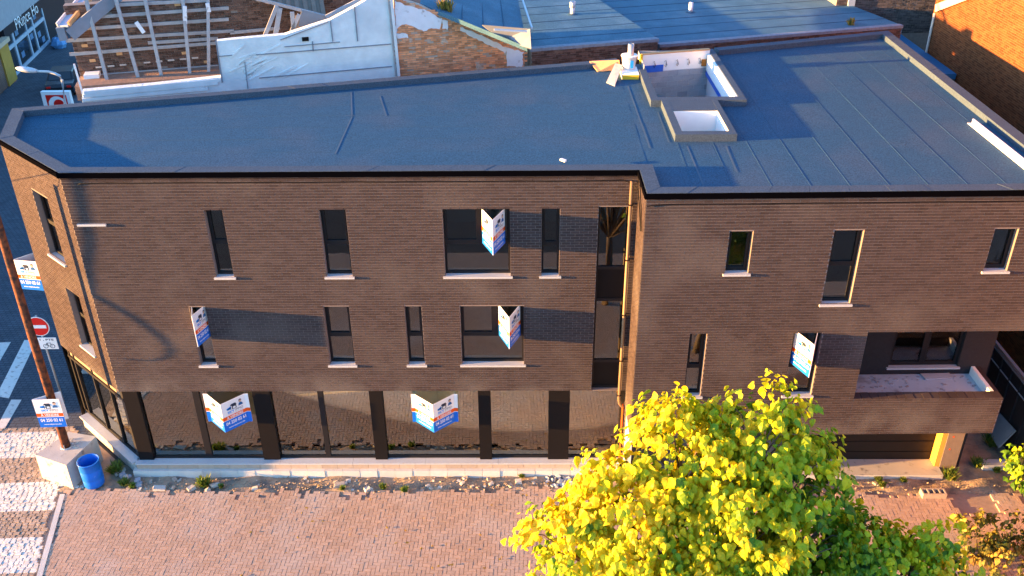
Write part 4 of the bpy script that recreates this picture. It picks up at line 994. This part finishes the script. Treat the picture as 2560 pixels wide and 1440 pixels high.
def rough(P, amp, step, rr):
    out = []
    for i in range(len(P)):
        a, b = P[i], P[(i + 1) % len(P)]; n = max(1, int(math.dist(a, b) / step))
        for k in range(n): t = k / n; out.append((a[0] + (b[0] - a[0]) * t + rr.uniform(-amp, amp), a[1] + (b[1] - a[1]) * t + rr.uniform(-amp, amp)))
    return out
# gable wall in red brick with peeling plaster
GA = thing('gable_wall', 'crumbling red brick gable wall with patches of white plaster', 'wall', (10, 8.6, 0))
GP = [(996, 270), (986, -5), (1000, -2), (1062, 18), (1130, 48), (1190, 75), (1270, 108), (1312, 128), (1308, 230)]
gp = bpoly(GP, -.05)
MB().fprism(BACK, gp, -.45, -.05).build('gable_core', X['gablemortar'], GA); gc = bpy.data.objects['gable_core']
FG = Fr(BACK.p(0, 0, -.05), BACK.u, BACK.n)
gb = courses(11.4, 16.9, 8.4, 12.2, L=.22, H=.072, J=.016, jit=.02, rnd=rq, keep=lambda s, z: inpoly(s, z, gp) and rq.random() > .04)
lay(FG, gb, gc, X['gablebrick'], proud=.022, n_single=300)
for P in ([(987, 5), (1000, 8), (1060, 25), (1105, 48), (1098, 75), (1085, 70), (1060, 78), (1045, 72), (1030, 65), (1010, 60), (992, 70), (990, 95)], [(1105, 48), (1118, 52), (1120, 74), (1106, 72)], [(1150, 68), (1180, 78), (1240, 105), (1268, 122), (1262, 132), (1235, 118), (1190, 98), (1152, 76)], [(1262, 118), (1308, 130), (1306, 168), (1266, 165), (1268, 140)], [(992, 82), (1020, 86), (1022, 95), (992, 96)]):
    MB().fprism(BACK, rough(bpoly(P, .0), .028, .09, rq), -.04, .0).build('plaster_patch', X['plaster'], GA)
for k in range(30):                                         # loose coping bricks on the slope
    t = k / 29; px_ = 1000 + t * 305; py_ = 0 + t * 124 + rq.uniform(-3, 3); a = bo(px_, py_, -.2); A = BACK.p(a[0], a[1], -.2 + rq.uniform(-.06, .06))
    MB().beam(A - BACK.u * .1, A + BACK.u * .1 + Vector((0, 0, rq.uniform(-.07, .0))), .1, .07).build('brick', X['gablebrick'], GA)
# shrub growing in the gable
def tuft(c, n, h, nm, par, mt_, rr, wd=.012, spread=.6):
    b = MB()
    for k in range(n):
        a = rr.uniform(0, 6.28); s_ = rr.uniform(.2, 1) * spread * h; hh = h * rr.uniform(.5, 1); bx0 = Vector(c) + Vector((rr.uniform(-.4, .4) * h, rr.uniform(-.4, .4) * h, 0)); tp = bx0 + Vector((s_ * math.cos(a), s_ * math.sin(a), hh)); sd_ = Vector((-math.sin(a), math.cos(a), 0)) * wd
        md = bx0.lerp(tp, .55) + Vector((0, 0, hh * .12)); b.add([bx0 - sd_ * .6, bx0 + sd_ * .6, md + sd_ * 1.3, tp, md - sd_ * 1.3], [(0, 1, 2, 4), (4, 2, 3)])
    o = b.build(nm, mt_, par); at = o.data.attributes.new('tone', 'FLOAT', 'FACE')
    for i in range(0, len(at.data), 2):
        tv = rr.uniform(.1, .9); at.data[i].value = tv; at.data[i + 1].value = tv
    return o
tuft(BACK.p(*bo(1115, 32, -.3), -.35), 70, .55, 'gable_shrub', None, X['dryleaf'], random.Random(31), .02); tag(bpy.data.objects['gable_shrub'], 'dry little shrub sprouting from the top of the gable wall', 'shrub')

BACK = BACK0
# ------------------------------------------------------------------ flat-roofed neighbours behind
def flat_neighbour(name, label, s0, s1, ztop, depth, off, seams, mtw):
    t = thing(name, label, 'building', BACK.p(s0, 0, off))
    MB().fbox(BACK, s0, s1, 0, ztop - .05, off - .3, off).build('brick_wall', X['oldmortar'], t); wl = [c for c in t.children][-1]
    FN = Fr(BACK.p(0, 0, off), BACK.u, BACK.n); rr = random.Random(int(s0 * 7))
    bl = courses(s0, s1, ztop - 1.1, ztop - .06, L=.225, H=.072, jit=.014, rnd=rr, keep=lambda s, z: rr.random() > .015)
    lay(FN, bl, wl, mtw, proud=.016, n_single=150)
    MB().fbox(BACK, s0, s1, 0, ztop - .12, off - depth, off - .31).build('body', X['darkwall'], t)
    for k in range(int(depth / 1.25) + 1):
        a = -off - .02 + k * 1.25; MB().fbox(BACK, s0 - .02, s1 + .02, ztop - .10, ztop + .004 * (k % 2) - .0 * k, -min(a + 1.25, depth - off), -a).build('felt_strip', X['oldroof'], t)
        if k: MB().fbox(BACK, s0 - .02, s1 + .02, ztop, ztop + .012, -a - .03, -a + .03).build('felt_lap', X['seam'], t)
    MB().fbox(BACK, s0 - .03, s1 + .03, ztop - .09, ztop + .02, off - .25, off + .04).build('felt_edge', mat('felt_edge', (.20, .23, .28), .9, .4, 9, .5, 40), t)
    return t
SA, SB = bo(1328, 122, -2.4)[0], bo(1645, 98, -2.4)[0]
NA = flat_neighbour('flat_roof_building', 'grey-blue felt flat roof with a capped metal vent, left of the two rear roofs', SA, SB, bo(1645, 98, -2.4)[1], 12, -2.4, 4, X['oldbrick'])
NB_ = flat_neighbour('flat_roof_building', 'grey-blue felt flat roof with a short open pipe, right of the two rear roofs', bo(1650, 117, -3.2)[0], bo(2256, 62, -3.2)[0], bo(2256, 64, -3.2)[1], 12, -3.2, 4, X['oldbrick'])
def vent(label, px_, py_, zt, cap):
    c_ = uz(px_, py_, zt); t = thing('roof_vent', label, 'vent', c_)
    MB().tube([c_ - Vector((0, 0, .02)), c_ + Vector((0, 0, .42))], .09, 12).build('pipe', X['plaster'], t, True)
    if cap:
        MB().tube([c_ + Vector((0, 0, .28)), c_ + Vector((0, 0, .55))], .12, 12).build('collar', X['lampgrey'], t, True)
        MB().lathe(c_, [(.0, .80), (.10, .79), (.19, .72), (.18, .70), (.0, .74)], 16).build('cap', X['lampgrey'], t, True)
        for a in range(3): MB().beam(c_ + Vector((.1 * math.cos(a * 2.1), .1 * math.sin(a * 2.1), .54)), c_ + Vector((.13 * math.cos(a * 2.1), .13 * math.sin(a * 2.1), .73)), .015, .015).build('stay', X['galv'], t)
    MB().lathe(c_, [(.22, .0), (.20, .02), (.10, .04)], 14).build('collar_flashing', X['seam'], t)
vent('white pipe with mushroom cap on the left rear roof', 1431, 36, bo(1645, 98, -2.4)[1], True)
vent('short open white pipe on the right rear roof', 1726, 31, bo(2256, 64, -3.2)[1], False)
tuft(uz(2128, 62, bo(2256, 64, -3.2)[1]), 50, .32, 'roof_weed', None, X['dryleaf'], random.Random(33), .02); tag(bpy.data.objects['roof_weed'], 'tuft of dry weeds on the edge of the right rear roof', 'weed')
# low slope with slates between gable and flat roofs
SL = thing('lean_to_roof', 'blue-grey lean-to roof with an upstand, between gable wall and flat roofs', 'roof', BACK.p(14, 9, -1))
A, Bq, Cq, Dq = uz(1050, 8, 11.5), uz(1318, 118, 10.35), uz(1326, 70, 10.45), uz(1290, -30, 10.6)
Eq = uz(1060, -60, 11.5)
MB().hexa([p - Vector((0, 0, .15)) for p in (A, Bq, Dq, Eq)] + [A, Bq, Dq, Eq]).build('roof_slope', X['oldroof'], SL)
for k in range(1, 5):
    t = k / 5; MB().beam(A.lerp(Bq, t) + Vector((0, 0, .02)), Eq.lerp(Dq, t) + Vector((0, 0, .02)), .03, .02).build('roof_seam', X['seam'], SL)
p0, p1, p2, p3 = uz(1205, 62, 11.0), uz(1325, 72, 10.9), uz(1328, 122, 10.35), uz(1255, 100, 10.45)
MB().hexa([p - Vector((0, -.1, .05)) for p in (p0, p1, p2, p3)] + [p0, p1, p2, p3]).build('upstand', X['greysheet'], SL)
MB().beam(uz(1235, 74, 10.95), uz(1318, 79, 10.85), .10, .05).build('metal_strip', X['lampgrey'], SL)
MB().beam(uz(1300, -20, 10.7), uz(1330, 70, 10.55), .06, .05).build('verge_trim', X['lampgrey'], SL)

# ------------------------------------------------------------------ right: dark rear wall, coated roof, ochre brick house
DB = thing('rear_brick_house', 'blackened brick wall beyond the rear roofs at the upper right', 'building', (29, 21, 0))
FD = Fr((25.6, 20.0), (1, .05), (.05, -1))
MB().fbox(FD, 0, 5, 0, 14, -6, 0).build('brick_wall', X['oldmortar'], DB); dw = DB.children[0] if DB.children else None
bl = courses(0, 5, 8.0, 13, L=.22, H=.075, jit=.01, rnd=rq); lay(FD, bl, dw, X['darkwall'], .012, n_single=120)
MB().fbox(FD, .5, .8, 8, 13, .02, .1).build('drainpipe', X['shopframe'], DB)
cf = [uz(2262, 57, 8.3), uz(2334, 52, 8.3)]
CRF = thing('low_flat_roof', 'low bright blue flat roof in the gap beside the ochre brick house', 'roof', (27, 16, 0))
MB().box(25.75, 28.55, 13.6, 19.9, 7.9, 8.1).build('roof_deck', X['coatedroof'], CRF)
MB().box(25.75, 28.55, 19.6, 19.75, 8.1, 8.3).build('rear_edge', X['shopframe'], CRF); MB().box(25.58, 25.74, 8.0, 16, 8.0, 8.9).build('edge_flashing', X['lampgrey'], CRF)
MB().box(25.75, 28.55, 13.6, 19.9, 0, 7.9).build('body', X['darkwall'], CRF)
OH = thing('ochre_brick_house', 'tall ochre brick house wall catching the sun at the right edge', 'house', (28.6, 8, 0))
FR_ = Fr((28.6, 16.9), (0, -1), (-1, 0))
MB().fbox(FR_, 0, 26, 0, 17, -8, 0).build('side_wall', X['orangemortar'], OH); ow_ = OH.children[0] if OH.children else bpy.data.objects['side_wall']
ow_ = [o for o in C.objects if o.parent == OH][0]
bl = courses(0, 26, 0.0, 2.8, L=.225, H=.078, rnd=rq) + courses(0, 17, 2.8, 17, L=.225, H=.078, rnd=rq, jit=.004)
bl = [b for b in bl if inview(FR_.p((b[0] + b[1]) / 2, b[2]), 500)]
lay(FR_, bl, ow_, X['orange'], .008)
ca, cb2 = FR_.un(2345, 22, .05), FR_.un(2400, 0, .05)
MB().beam(FR_.p(ca[0] - .1, ca[1], .06), FR_.p(ca[0] + (cb2[0] - ca[0]) * 4, ca[1] + (cb2[1] - ca[1]) * 4, .06), .30, .14, up=FR_.n).build('coping', mat('sand_coping', (.58, .44, .32), .9, .1, 5), OH)
MB().tube([FR_.p(.25, 9.7, .06), FR_.p(.25, 2.5, .06)], .05, 8).build('drainpipe', mat('cream_pipe', (.6, .5, .42), .6), OH)
# side passage: dark fence, leaning panel, slab
FE = thing('side_fence', 'black sheet fence with pale top rails in the side passage under the balcony end', 'fence', (26.82, 1, 0))
for k in range(9):
    y0 = -1.2 + k * .62
    MB().box(26.82, 26.86, y0, y0 + .6, -.05, 2.34).build('fence_panel', X['darksheet'], FE)
    MB().beam((26.80, y0 + .61, -.05), (26.80, y0 + .61, 2.34), .05, .05).build('fence_post', X['darksheet'], FE)
for z in (2.36, 2.50): MB().box(26.79, 26.89, -1.2, 4.5, z, z + .05).build('top_rail', X['greysheet'], FE)
MB().box(26.775, 26.80, .2, 3.4, 1.95, 1.98).build('mid_rail', X['slate'], FE)
q = [(26.35, .70, .30), (26.45, 1.75, .22), (26.75, 1.78, .80), (26.72, .72, .95)]
tag(MB().hexa([Vector(p) + Vector((.04, 0, -.03)) for p in q] + [Vector(p) for p in q]).build('leaning_panel', X['greysheet']), 'grey panel leaning against the black passage fence', 'panel')
tag(MB().box(25.65, 26.70, .02, .32, -.03, .16).build('stone_slab', X['bluestone']), 'blue-grey stone slab lying at the mouth of the side passage', 'slab')
for k in range(5):
    m_ = MB(); rr = random.Random(60 + k)
# ------------------------------------------------------------------ rubble, loose stones, weeds
def stone(nm, label, cat, c_, sx_, sy_, sz_, rz, mt_, grp, seed):
    rr = random.Random(seed); c0 = [(sx * sx_ / 2 * rr.uniform(.7, 1.05), sy * sy_ / 2 * rr.uniform(.7, 1.05), z * sz_ * (rr.uniform(.75, 1.05) if z else 1)) for z in (0, 1) for sx, sy in ((-1, -1), (1, -1), (1, 1), (-1, 1))]
    o = MB().hexa(c0).build(nm, mt_); o.location = (c_.x, c_.y, -.045); o.rotation_euler = (rr.uniform(-.12, .12), rr.uniform(-.12, .12), rz)
    return tag(o, label, cat, grp)
big = [((397, 1221), .42, .20, .12, .05, 'flat grey stone block in the dirt left of the first shop pane'), ((478, 1222), .24, .16, .14, .8, 'upended pale stone beside the green tuft below the shopfront'), ((538, 1214), .30, .10, .14, .5, 'broken brown brick leaning over the green tuft'), ((848, 1211), .36, .24, .09, .25, 'large cream stone slab in the dirt below the middle of the shopfront'), ((918, 1224), .18, .15, .12, .6, 'whitish stone on the jagged paver edge, below the middle of the shopfront'), ((1296, 1206), .20, .16, .16, .1, 'small bluish stone standing at the paver edge near the tree')]
for k, (p, a, b, h, rz, lb) in enumerate(big): stone('loose_stone', lb, 'stone', uz(*p, 0), a, b, h, rz, X['stone'], 'loose stones along the dirt strip', 100 + k)
rr = random.Random(77)
for k in range(46):
    x = rr.uniform(.2, 13.2); y = rr.uniform(-.85, -.3); s_ = rr.uniform(.05, .13)
    stone('rubble_piece', 'small lump of rubble in the dirt strip below the shopfront', 'rubble', Vector((x, y, 0)), s_ * 1.4, s_, s_ * .7, rr.uniform(0, 3), X['stone'] if rr.random() < .7 else X['plinth_tan'], 'small rubble along the shopfront', 200 + k)
for k in range(24):
    x = rr.gauss(12.9, .28); y = rr.gauss(-.5, .13); s_ = rr.uniform(.10, .19)
    o = stone('slate_piece', 'blue-grey slate shard in the heap by the shopfront beside the tree', 'rubble', Vector((x, y, 0)), s_, s_ * .6, s_ * .6, rr.uniform(0, 3), X['slate'], 'heap of slate shards', 300 + k); o.rotation_euler.x = rr.uniform(-.6, .6); o.rotation_euler.y = rr.uniform(-.6, .6)
for k in range(20):
    a, b = rr.uniform(20, 24.2), rr.uniform(-.95, -.45); s_ = rr.uniform(.05, .12)
    stone('rubble_piece', 'small lump of rubble in the dirt before the garage', 'rubble', Vector((a, b, 0)), s_ * 1.4, s_, s_ * .6, rr.uniform(0, 3), X['plinth_tan'], 'small rubble before the garage', 400 + k)
for k in range(16):
    x = rr.uniform(-.75, .3); y = -.35 - (x + .2) * .75 + rr.uniform(-.12, .15); s_ = rr.uniform(.07, .16)
    stone('rubble_piece', 'lump of dark rubble behind the blue barrel', 'rubble', Vector((x, y, 0)), s_ * 1.3, s_, s_ * .8, rr.uniform(0, 3), X['slate'] if k % 3 else X['stone'], 'rubble behind the barrel', 500 + k)
lt = MB(); rk = random.Random(91)
for k in range(700):
    x = rk.uniform(-.3, 13.6) if k < 620 else rk.uniform(19.5, 26); y = rk.gauss(-.6, .2) if k < 620 else rk.gauss(-.7, .25)
    if y > -.27 or y < -1.25: continue
    s_ = rk.uniform(.008, .026); lt.beam((x - s_, y - s_ * rk.uniform(-1, 1), -.03 + rk.uniform(0, .02)), (x + s_, y + s_ * rk.uniform(-1, 1), -.02 + rk.uniform(0, .03)), s_ * 1.3, s_)
lt.build('dirt_litter', mat('grit', (.33, .26, .20), 1, .3, 9, isl=.4), bpy.data.objects['dirt_strip'], kind='stuff')
# hollow concrete block on the pavers before the garage
hb = thing('hollow_block', 'hollow concrete block with open cells lying before the garage', 'block', (23.7, -1.12, 0)); f_ = MB()
for y0, y1 in ((-1.24, -1.20), (-1.02, -.98)): f_.box(23.36, 24.05, y0, y1, -.02, .17)
for x0 in (23.36, 23.53, 23.70, 23.86, 24.01): f_.box(x0, x0 + .04, -1.199, -1.021, -.02, .168)
f_.build('block_shell', X['plinth_tan'], hb)
gr = 'weeds along the building'
for k, (p, n, h, lb) in enumerate([((512, 1214), 260, .30, 'bright green grass tuft in the dirt, largest below the shopfront'), ((293, 1180), 160, .32, 'dark green weed beside the blue barrel'), ((312, 1212), 120, .22, 'low weed between barrel and plinth corner'), ((330, 1218), 90, .16, 'yellowish weed at the first pavers by the plinth corner'), ((553, 1219), 60, .12, 'tiny weed right of the largest grass tuft'), ((856, 1224), 60, .13, 'small weed below the cream stone slab'), ((958, 1221), 90, .17, 'small green weed on the paver edge, middle of the shopfront'), ((1012, 1228), 110, .16, 'dry yellow weed on the paver edge right of the middle'), ((1305, 1192), 120, .14, 'low weed by the plinth next to the slate heap'),
                                   ((2118, 1202), 300, .15, 'weed patch below the garage sill, nearest the tree'), ((2196, 1203), 300, .14, 'weed patch below the middle of the garage sill'), ((2258, 1204), 240, .13, 'weed patch below the right part of the garage sill'), ((2375, 1195), 140, .34, 'tall feathery weed at the foot of the garage pier'), ((2445, 1165), 150, .30, 'dark weed at the corner of the stone slab'), ((2480, 1110), 200, .40, 'shaded weed against the passage fence'), ((2205, 1215), 80, .16, 'small weed on the pavers before the garage'), ((2490, 1178), 90, .18, 'small yellowish weed in front of the stone slab')]):
    c_ = uz(*p, -.02); o = tuft((0, 0, 0), n, h, 'weed', None, X['weed'], random.Random(700 + k), .016, .8); o.location = c_; tag(o, lb, 'weed', gr)
# fallen leaves and litter on the pavers
fl = MB(); rl = random.Random(9)
for k in range(150):
    x, y = rl.uniform(4, 14), rl.uniform(-4.6, -.6); s_ = rl.uniform(.02, .055)
    if rl.random() > (x - 2) / 11: continue
    a = rl.uniform(0, 6.28); fl.add([(x + s_ * math.cos(a + t) * r2, y + s_ * math.sin(a + t) * r2, .018 + z) for t, r2, z in ((0, 1.2, .01), (1.6, .7, 0), (3.1, .9, .015), (4.7, .7, 0))], [(0, 1, 2, 3)])
o = fl.build('fallen_leaves', X['dryleaf'], kind='stuff'); at = o.data.attributes.new('tone', 'FLOAT', 'FACE')
for i in range(len(at.data)): at.data[i].value = rl.uniform(.5, .8)
o['label'] = 'scattered dry yellow leaves on the pavers'

# ------------------------------------------------------------------ trees
HEART = [(0, 0, .0), (.26, .04, -.05), (.44, .24, -.09), (.40, .50, -.10), (.22, .78, -.09), (0, 1.12, -.12), (-.22, .78, -.09), (-.40, .50, -.10), (-.44, .24, -.09), (-.26, .04, -.05), (0, .30, .03), (0, .65, .02)]
HFc = [(0, 1, 2, 10), (10, 2, 3, 11), (11, 3, 4), (11, 4, 5), (0, 10, 8, 9), (10, 11, 7, 8), (11, 6, 7), (11, 5, 6)]
def leaf_axes(n, rr, droop=.75):
    """tip hangs down and outwards, blade faces outwards"""
    tip = (Vector((n.x, n.y, 0)) * rr.uniform(.1, .9) + Vector((rr.uniform(-.5, .5), rr.uniform(-.5, .5), -droop * rr.uniform(.4, 1.3)))).normalized()
    nor = (n + Vector((rr.uniform(-.55, .55), rr.uniform(-.55, .55), rr.uniform(-.1, .7)))); nor = (nor - tip * nor.dot(tip)).normalized()
    return tip.cross(nor), tip, nor
def tree(label, base, lobes, n_leaf, size, tone, seed, leafm, cat='tree', name='catalpa_tree', single=300, trunk_r=.16):
    t = thing(name, label, cat, base); rr = random.Random(seed); base = Vector(base)
    ctr_ = sum((Vector(l[0]) * l[1] for l in lobes), Vector()) / sum(l[1] for l in lobes)
    fork = base.lerp(Vector((ctr_.x, ctr_.y, ctr_.z)), .45)
    MB().tube([base - Vector((0, 0, .05)), base.lerp(fork, .5) + Vector((.06, .03, 0)), fork], [trunk_r, trunk_r * .85, trunk_r * .7], 12).build('trunk', X['bark'], t, True)
    for c, r in lobes:
        c = Vector(c); md = fork.lerp(c, .5) + Vector((0, 0, -.15)); b = MB().tube([fork, md, c], [trunk_r * .45, trunk_r * .3, trunk_r * .12], 8)
        for k in range(7):
            d = Vector((rr.gauss(0, 1), rr.gauss(0, 1), rr.gauss(.2, 1))).normalized(); b.tube([c.lerp(md, .3), c + d * r * .5, c + d * r * .92], [trunk_r * .13, trunk_r * .08, .008], 5)
        b.build('limb', X['bark'], t, True)
    tot = sum(l[1] ** 2 for l in lobes); leaves = []
    for li, (c, r) in enumerate(lobes):
        c = Vector(c)
        for k in range(max(6, int(n_leaf / 9 * r * r / tot))):         # clusters at twig ends
            d = Vector((rr.gauss(0, 1), rr.gauss(0, 1), rr.gauss(.25, 1))).normalized(); q = c + d * r * rr.choice((.70, .85, .93, 1.0, 1.06, 1.2)) * Vector((1, 1, .92)).length / 1.68
            if any(j != li and (q - Vector(l[0])).length < l[1] * .62 for j, l in enumerate(lobes)): continue
            if math.sin(q.x * 2.7 + 1.3 * q.z) + math.sin(q.y * 3.1 - q.z * 2.3) + math.sin(q.z * 3.7 + q.x) < -1.15: continue
            tn = tone(q, d) + rr.gauss(0, .16)
            for m_ in range(9):
                p = q + Vector((rr.gauss(0, .6 * size), rr.gauss(0, .6 * size), rr.gauss(0, .5 * size))); leaves.append((p, d, size * rr.choice((.45, .6, .8, .95, 1.05, 1.25)), max(0, min(1, tn + rr.gauss(0, .10)))))
    vis_ = sorted((i for i in range(len(leaves)) if inview(leaves[i][0])), key=lambda i: pix(leaves[i][0])[2] - leaves[i][2] * 6)[:single]; pick = set(vis_)
    protos = []
    for k in range(10):
        me = MB().add([(x, y, z * rr.uniform(.8, 2.6)) for x, y, z in HEART], HFc).mesh('leaf', leafm); at_ = me.attributes.new('tone', 'FLOAT', 'FACE')
        for e in at_.data: e.value = k / 9
        protos.append(me)
    big_ = MB(); tones = []
    for i, (p, d, s_, tn) in enumerate(leaves):
        x, y, z = leaf_axes(d, rr)
        if i in pick:
            o = link('leaf', protos[min(9, int(tn * 9.99))], t); mw = Matrix(((x.x, y.x, z.x, 0), (x.y, y.y, z.y, 0), (x.z, y.z, z.z, 0), (0, 0, 0, 1)))
            o.matrix_basis = Matrix.Translation(p) @ mw @ Matrix.Scale(s_, 4)
        else:
            cv = rr.uniform(.8, 2.8); big_.add([p + (x * a + y * b + z * c2 * cv) * s_ for a, b, c2 in HEART], HFc); tones += [tn] * 8
    o = big_.build('foliage', leafm, t, kind='stuff'); at_ = o.data.attributes.new('tone', 'FLOAT', 'FACE'); at_.data.foreach_set('value', tones)
    return t
def lobe(px_, py_, y, r): return (uy(px_, py_, y), r)
def tone_main(q, d):                                           # autumn yellow towards the street corner, plus painted sunlit tops and shaded far sides
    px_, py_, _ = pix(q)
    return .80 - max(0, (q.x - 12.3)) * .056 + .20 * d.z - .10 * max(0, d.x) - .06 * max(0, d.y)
LM = [lobe(1700, 1120, -8.85, 0.89), lobe(1900, 1082, -8.62, 0.85), lobe(1985, 1200, -8.85, 0.86), lobe(1800, 1210, -9.15, 1.00), lobe(1560, 1262, -9.38, 0.94), lobe(1405, 1345, -9.68, 0.68), lobe(1640, 1345, -9.60, 1.16), lobe(1850, 1340, -9.53, 1.16), lobe(1425, 1450, -9.90, 0.69), lobe(1600, 1470, -10.13, 1.00), lobe(1800, 1480, -10.13, 1.16), lobe(1990, 1400, -9.45, 0.89), lobe(1900, 1420, -8.9, .9), lobe(2040, 1330, -8.9, .62), lobe(2060, 1470, -9.0, .7)]
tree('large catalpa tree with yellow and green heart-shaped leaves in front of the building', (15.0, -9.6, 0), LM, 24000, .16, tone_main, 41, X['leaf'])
tree('lower dark green catalpa tree in the shade right of the large one', (18.2, -8.9, 0), [lobe(2150, 1360, -8.7, .60), lobe(2230, 1425, -8.9, .74), lobe(2340, 1440, -8.9, .68), lobe(2335, 1335, -8.7, .36), lobe(2110, 1470, -9.2, .72), lobe(2220, 1540, -8.9, .8)], 6000, .155, lambda q, d: .36 + .25 * d.z + .30 * (1 if q.x > 18.9 else 0) * max(0, d.z), 42, X['leaf'], single=120, trunk_r=.11)  # dark green tone paints in the large crown's shade, tops toned lighter
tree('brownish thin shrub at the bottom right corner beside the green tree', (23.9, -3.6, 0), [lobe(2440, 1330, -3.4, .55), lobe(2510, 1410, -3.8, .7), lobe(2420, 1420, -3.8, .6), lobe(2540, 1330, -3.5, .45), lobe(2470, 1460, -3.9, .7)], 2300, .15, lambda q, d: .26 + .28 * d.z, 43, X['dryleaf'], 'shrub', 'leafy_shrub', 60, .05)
tree('leafy branch of a light green tree at the right edge above the stone slab', (27.0, -1.6, 0), [lobe(2562, 1150, -1.2, .36), lobe(2580, 1190, -1.3, .4), lobe(2555, 1195, -1.25, .2)], 420, .18, lambda q, d: .30 + .2 * d.z, 44, X['leaf'], single=60, trunk_r=.05)
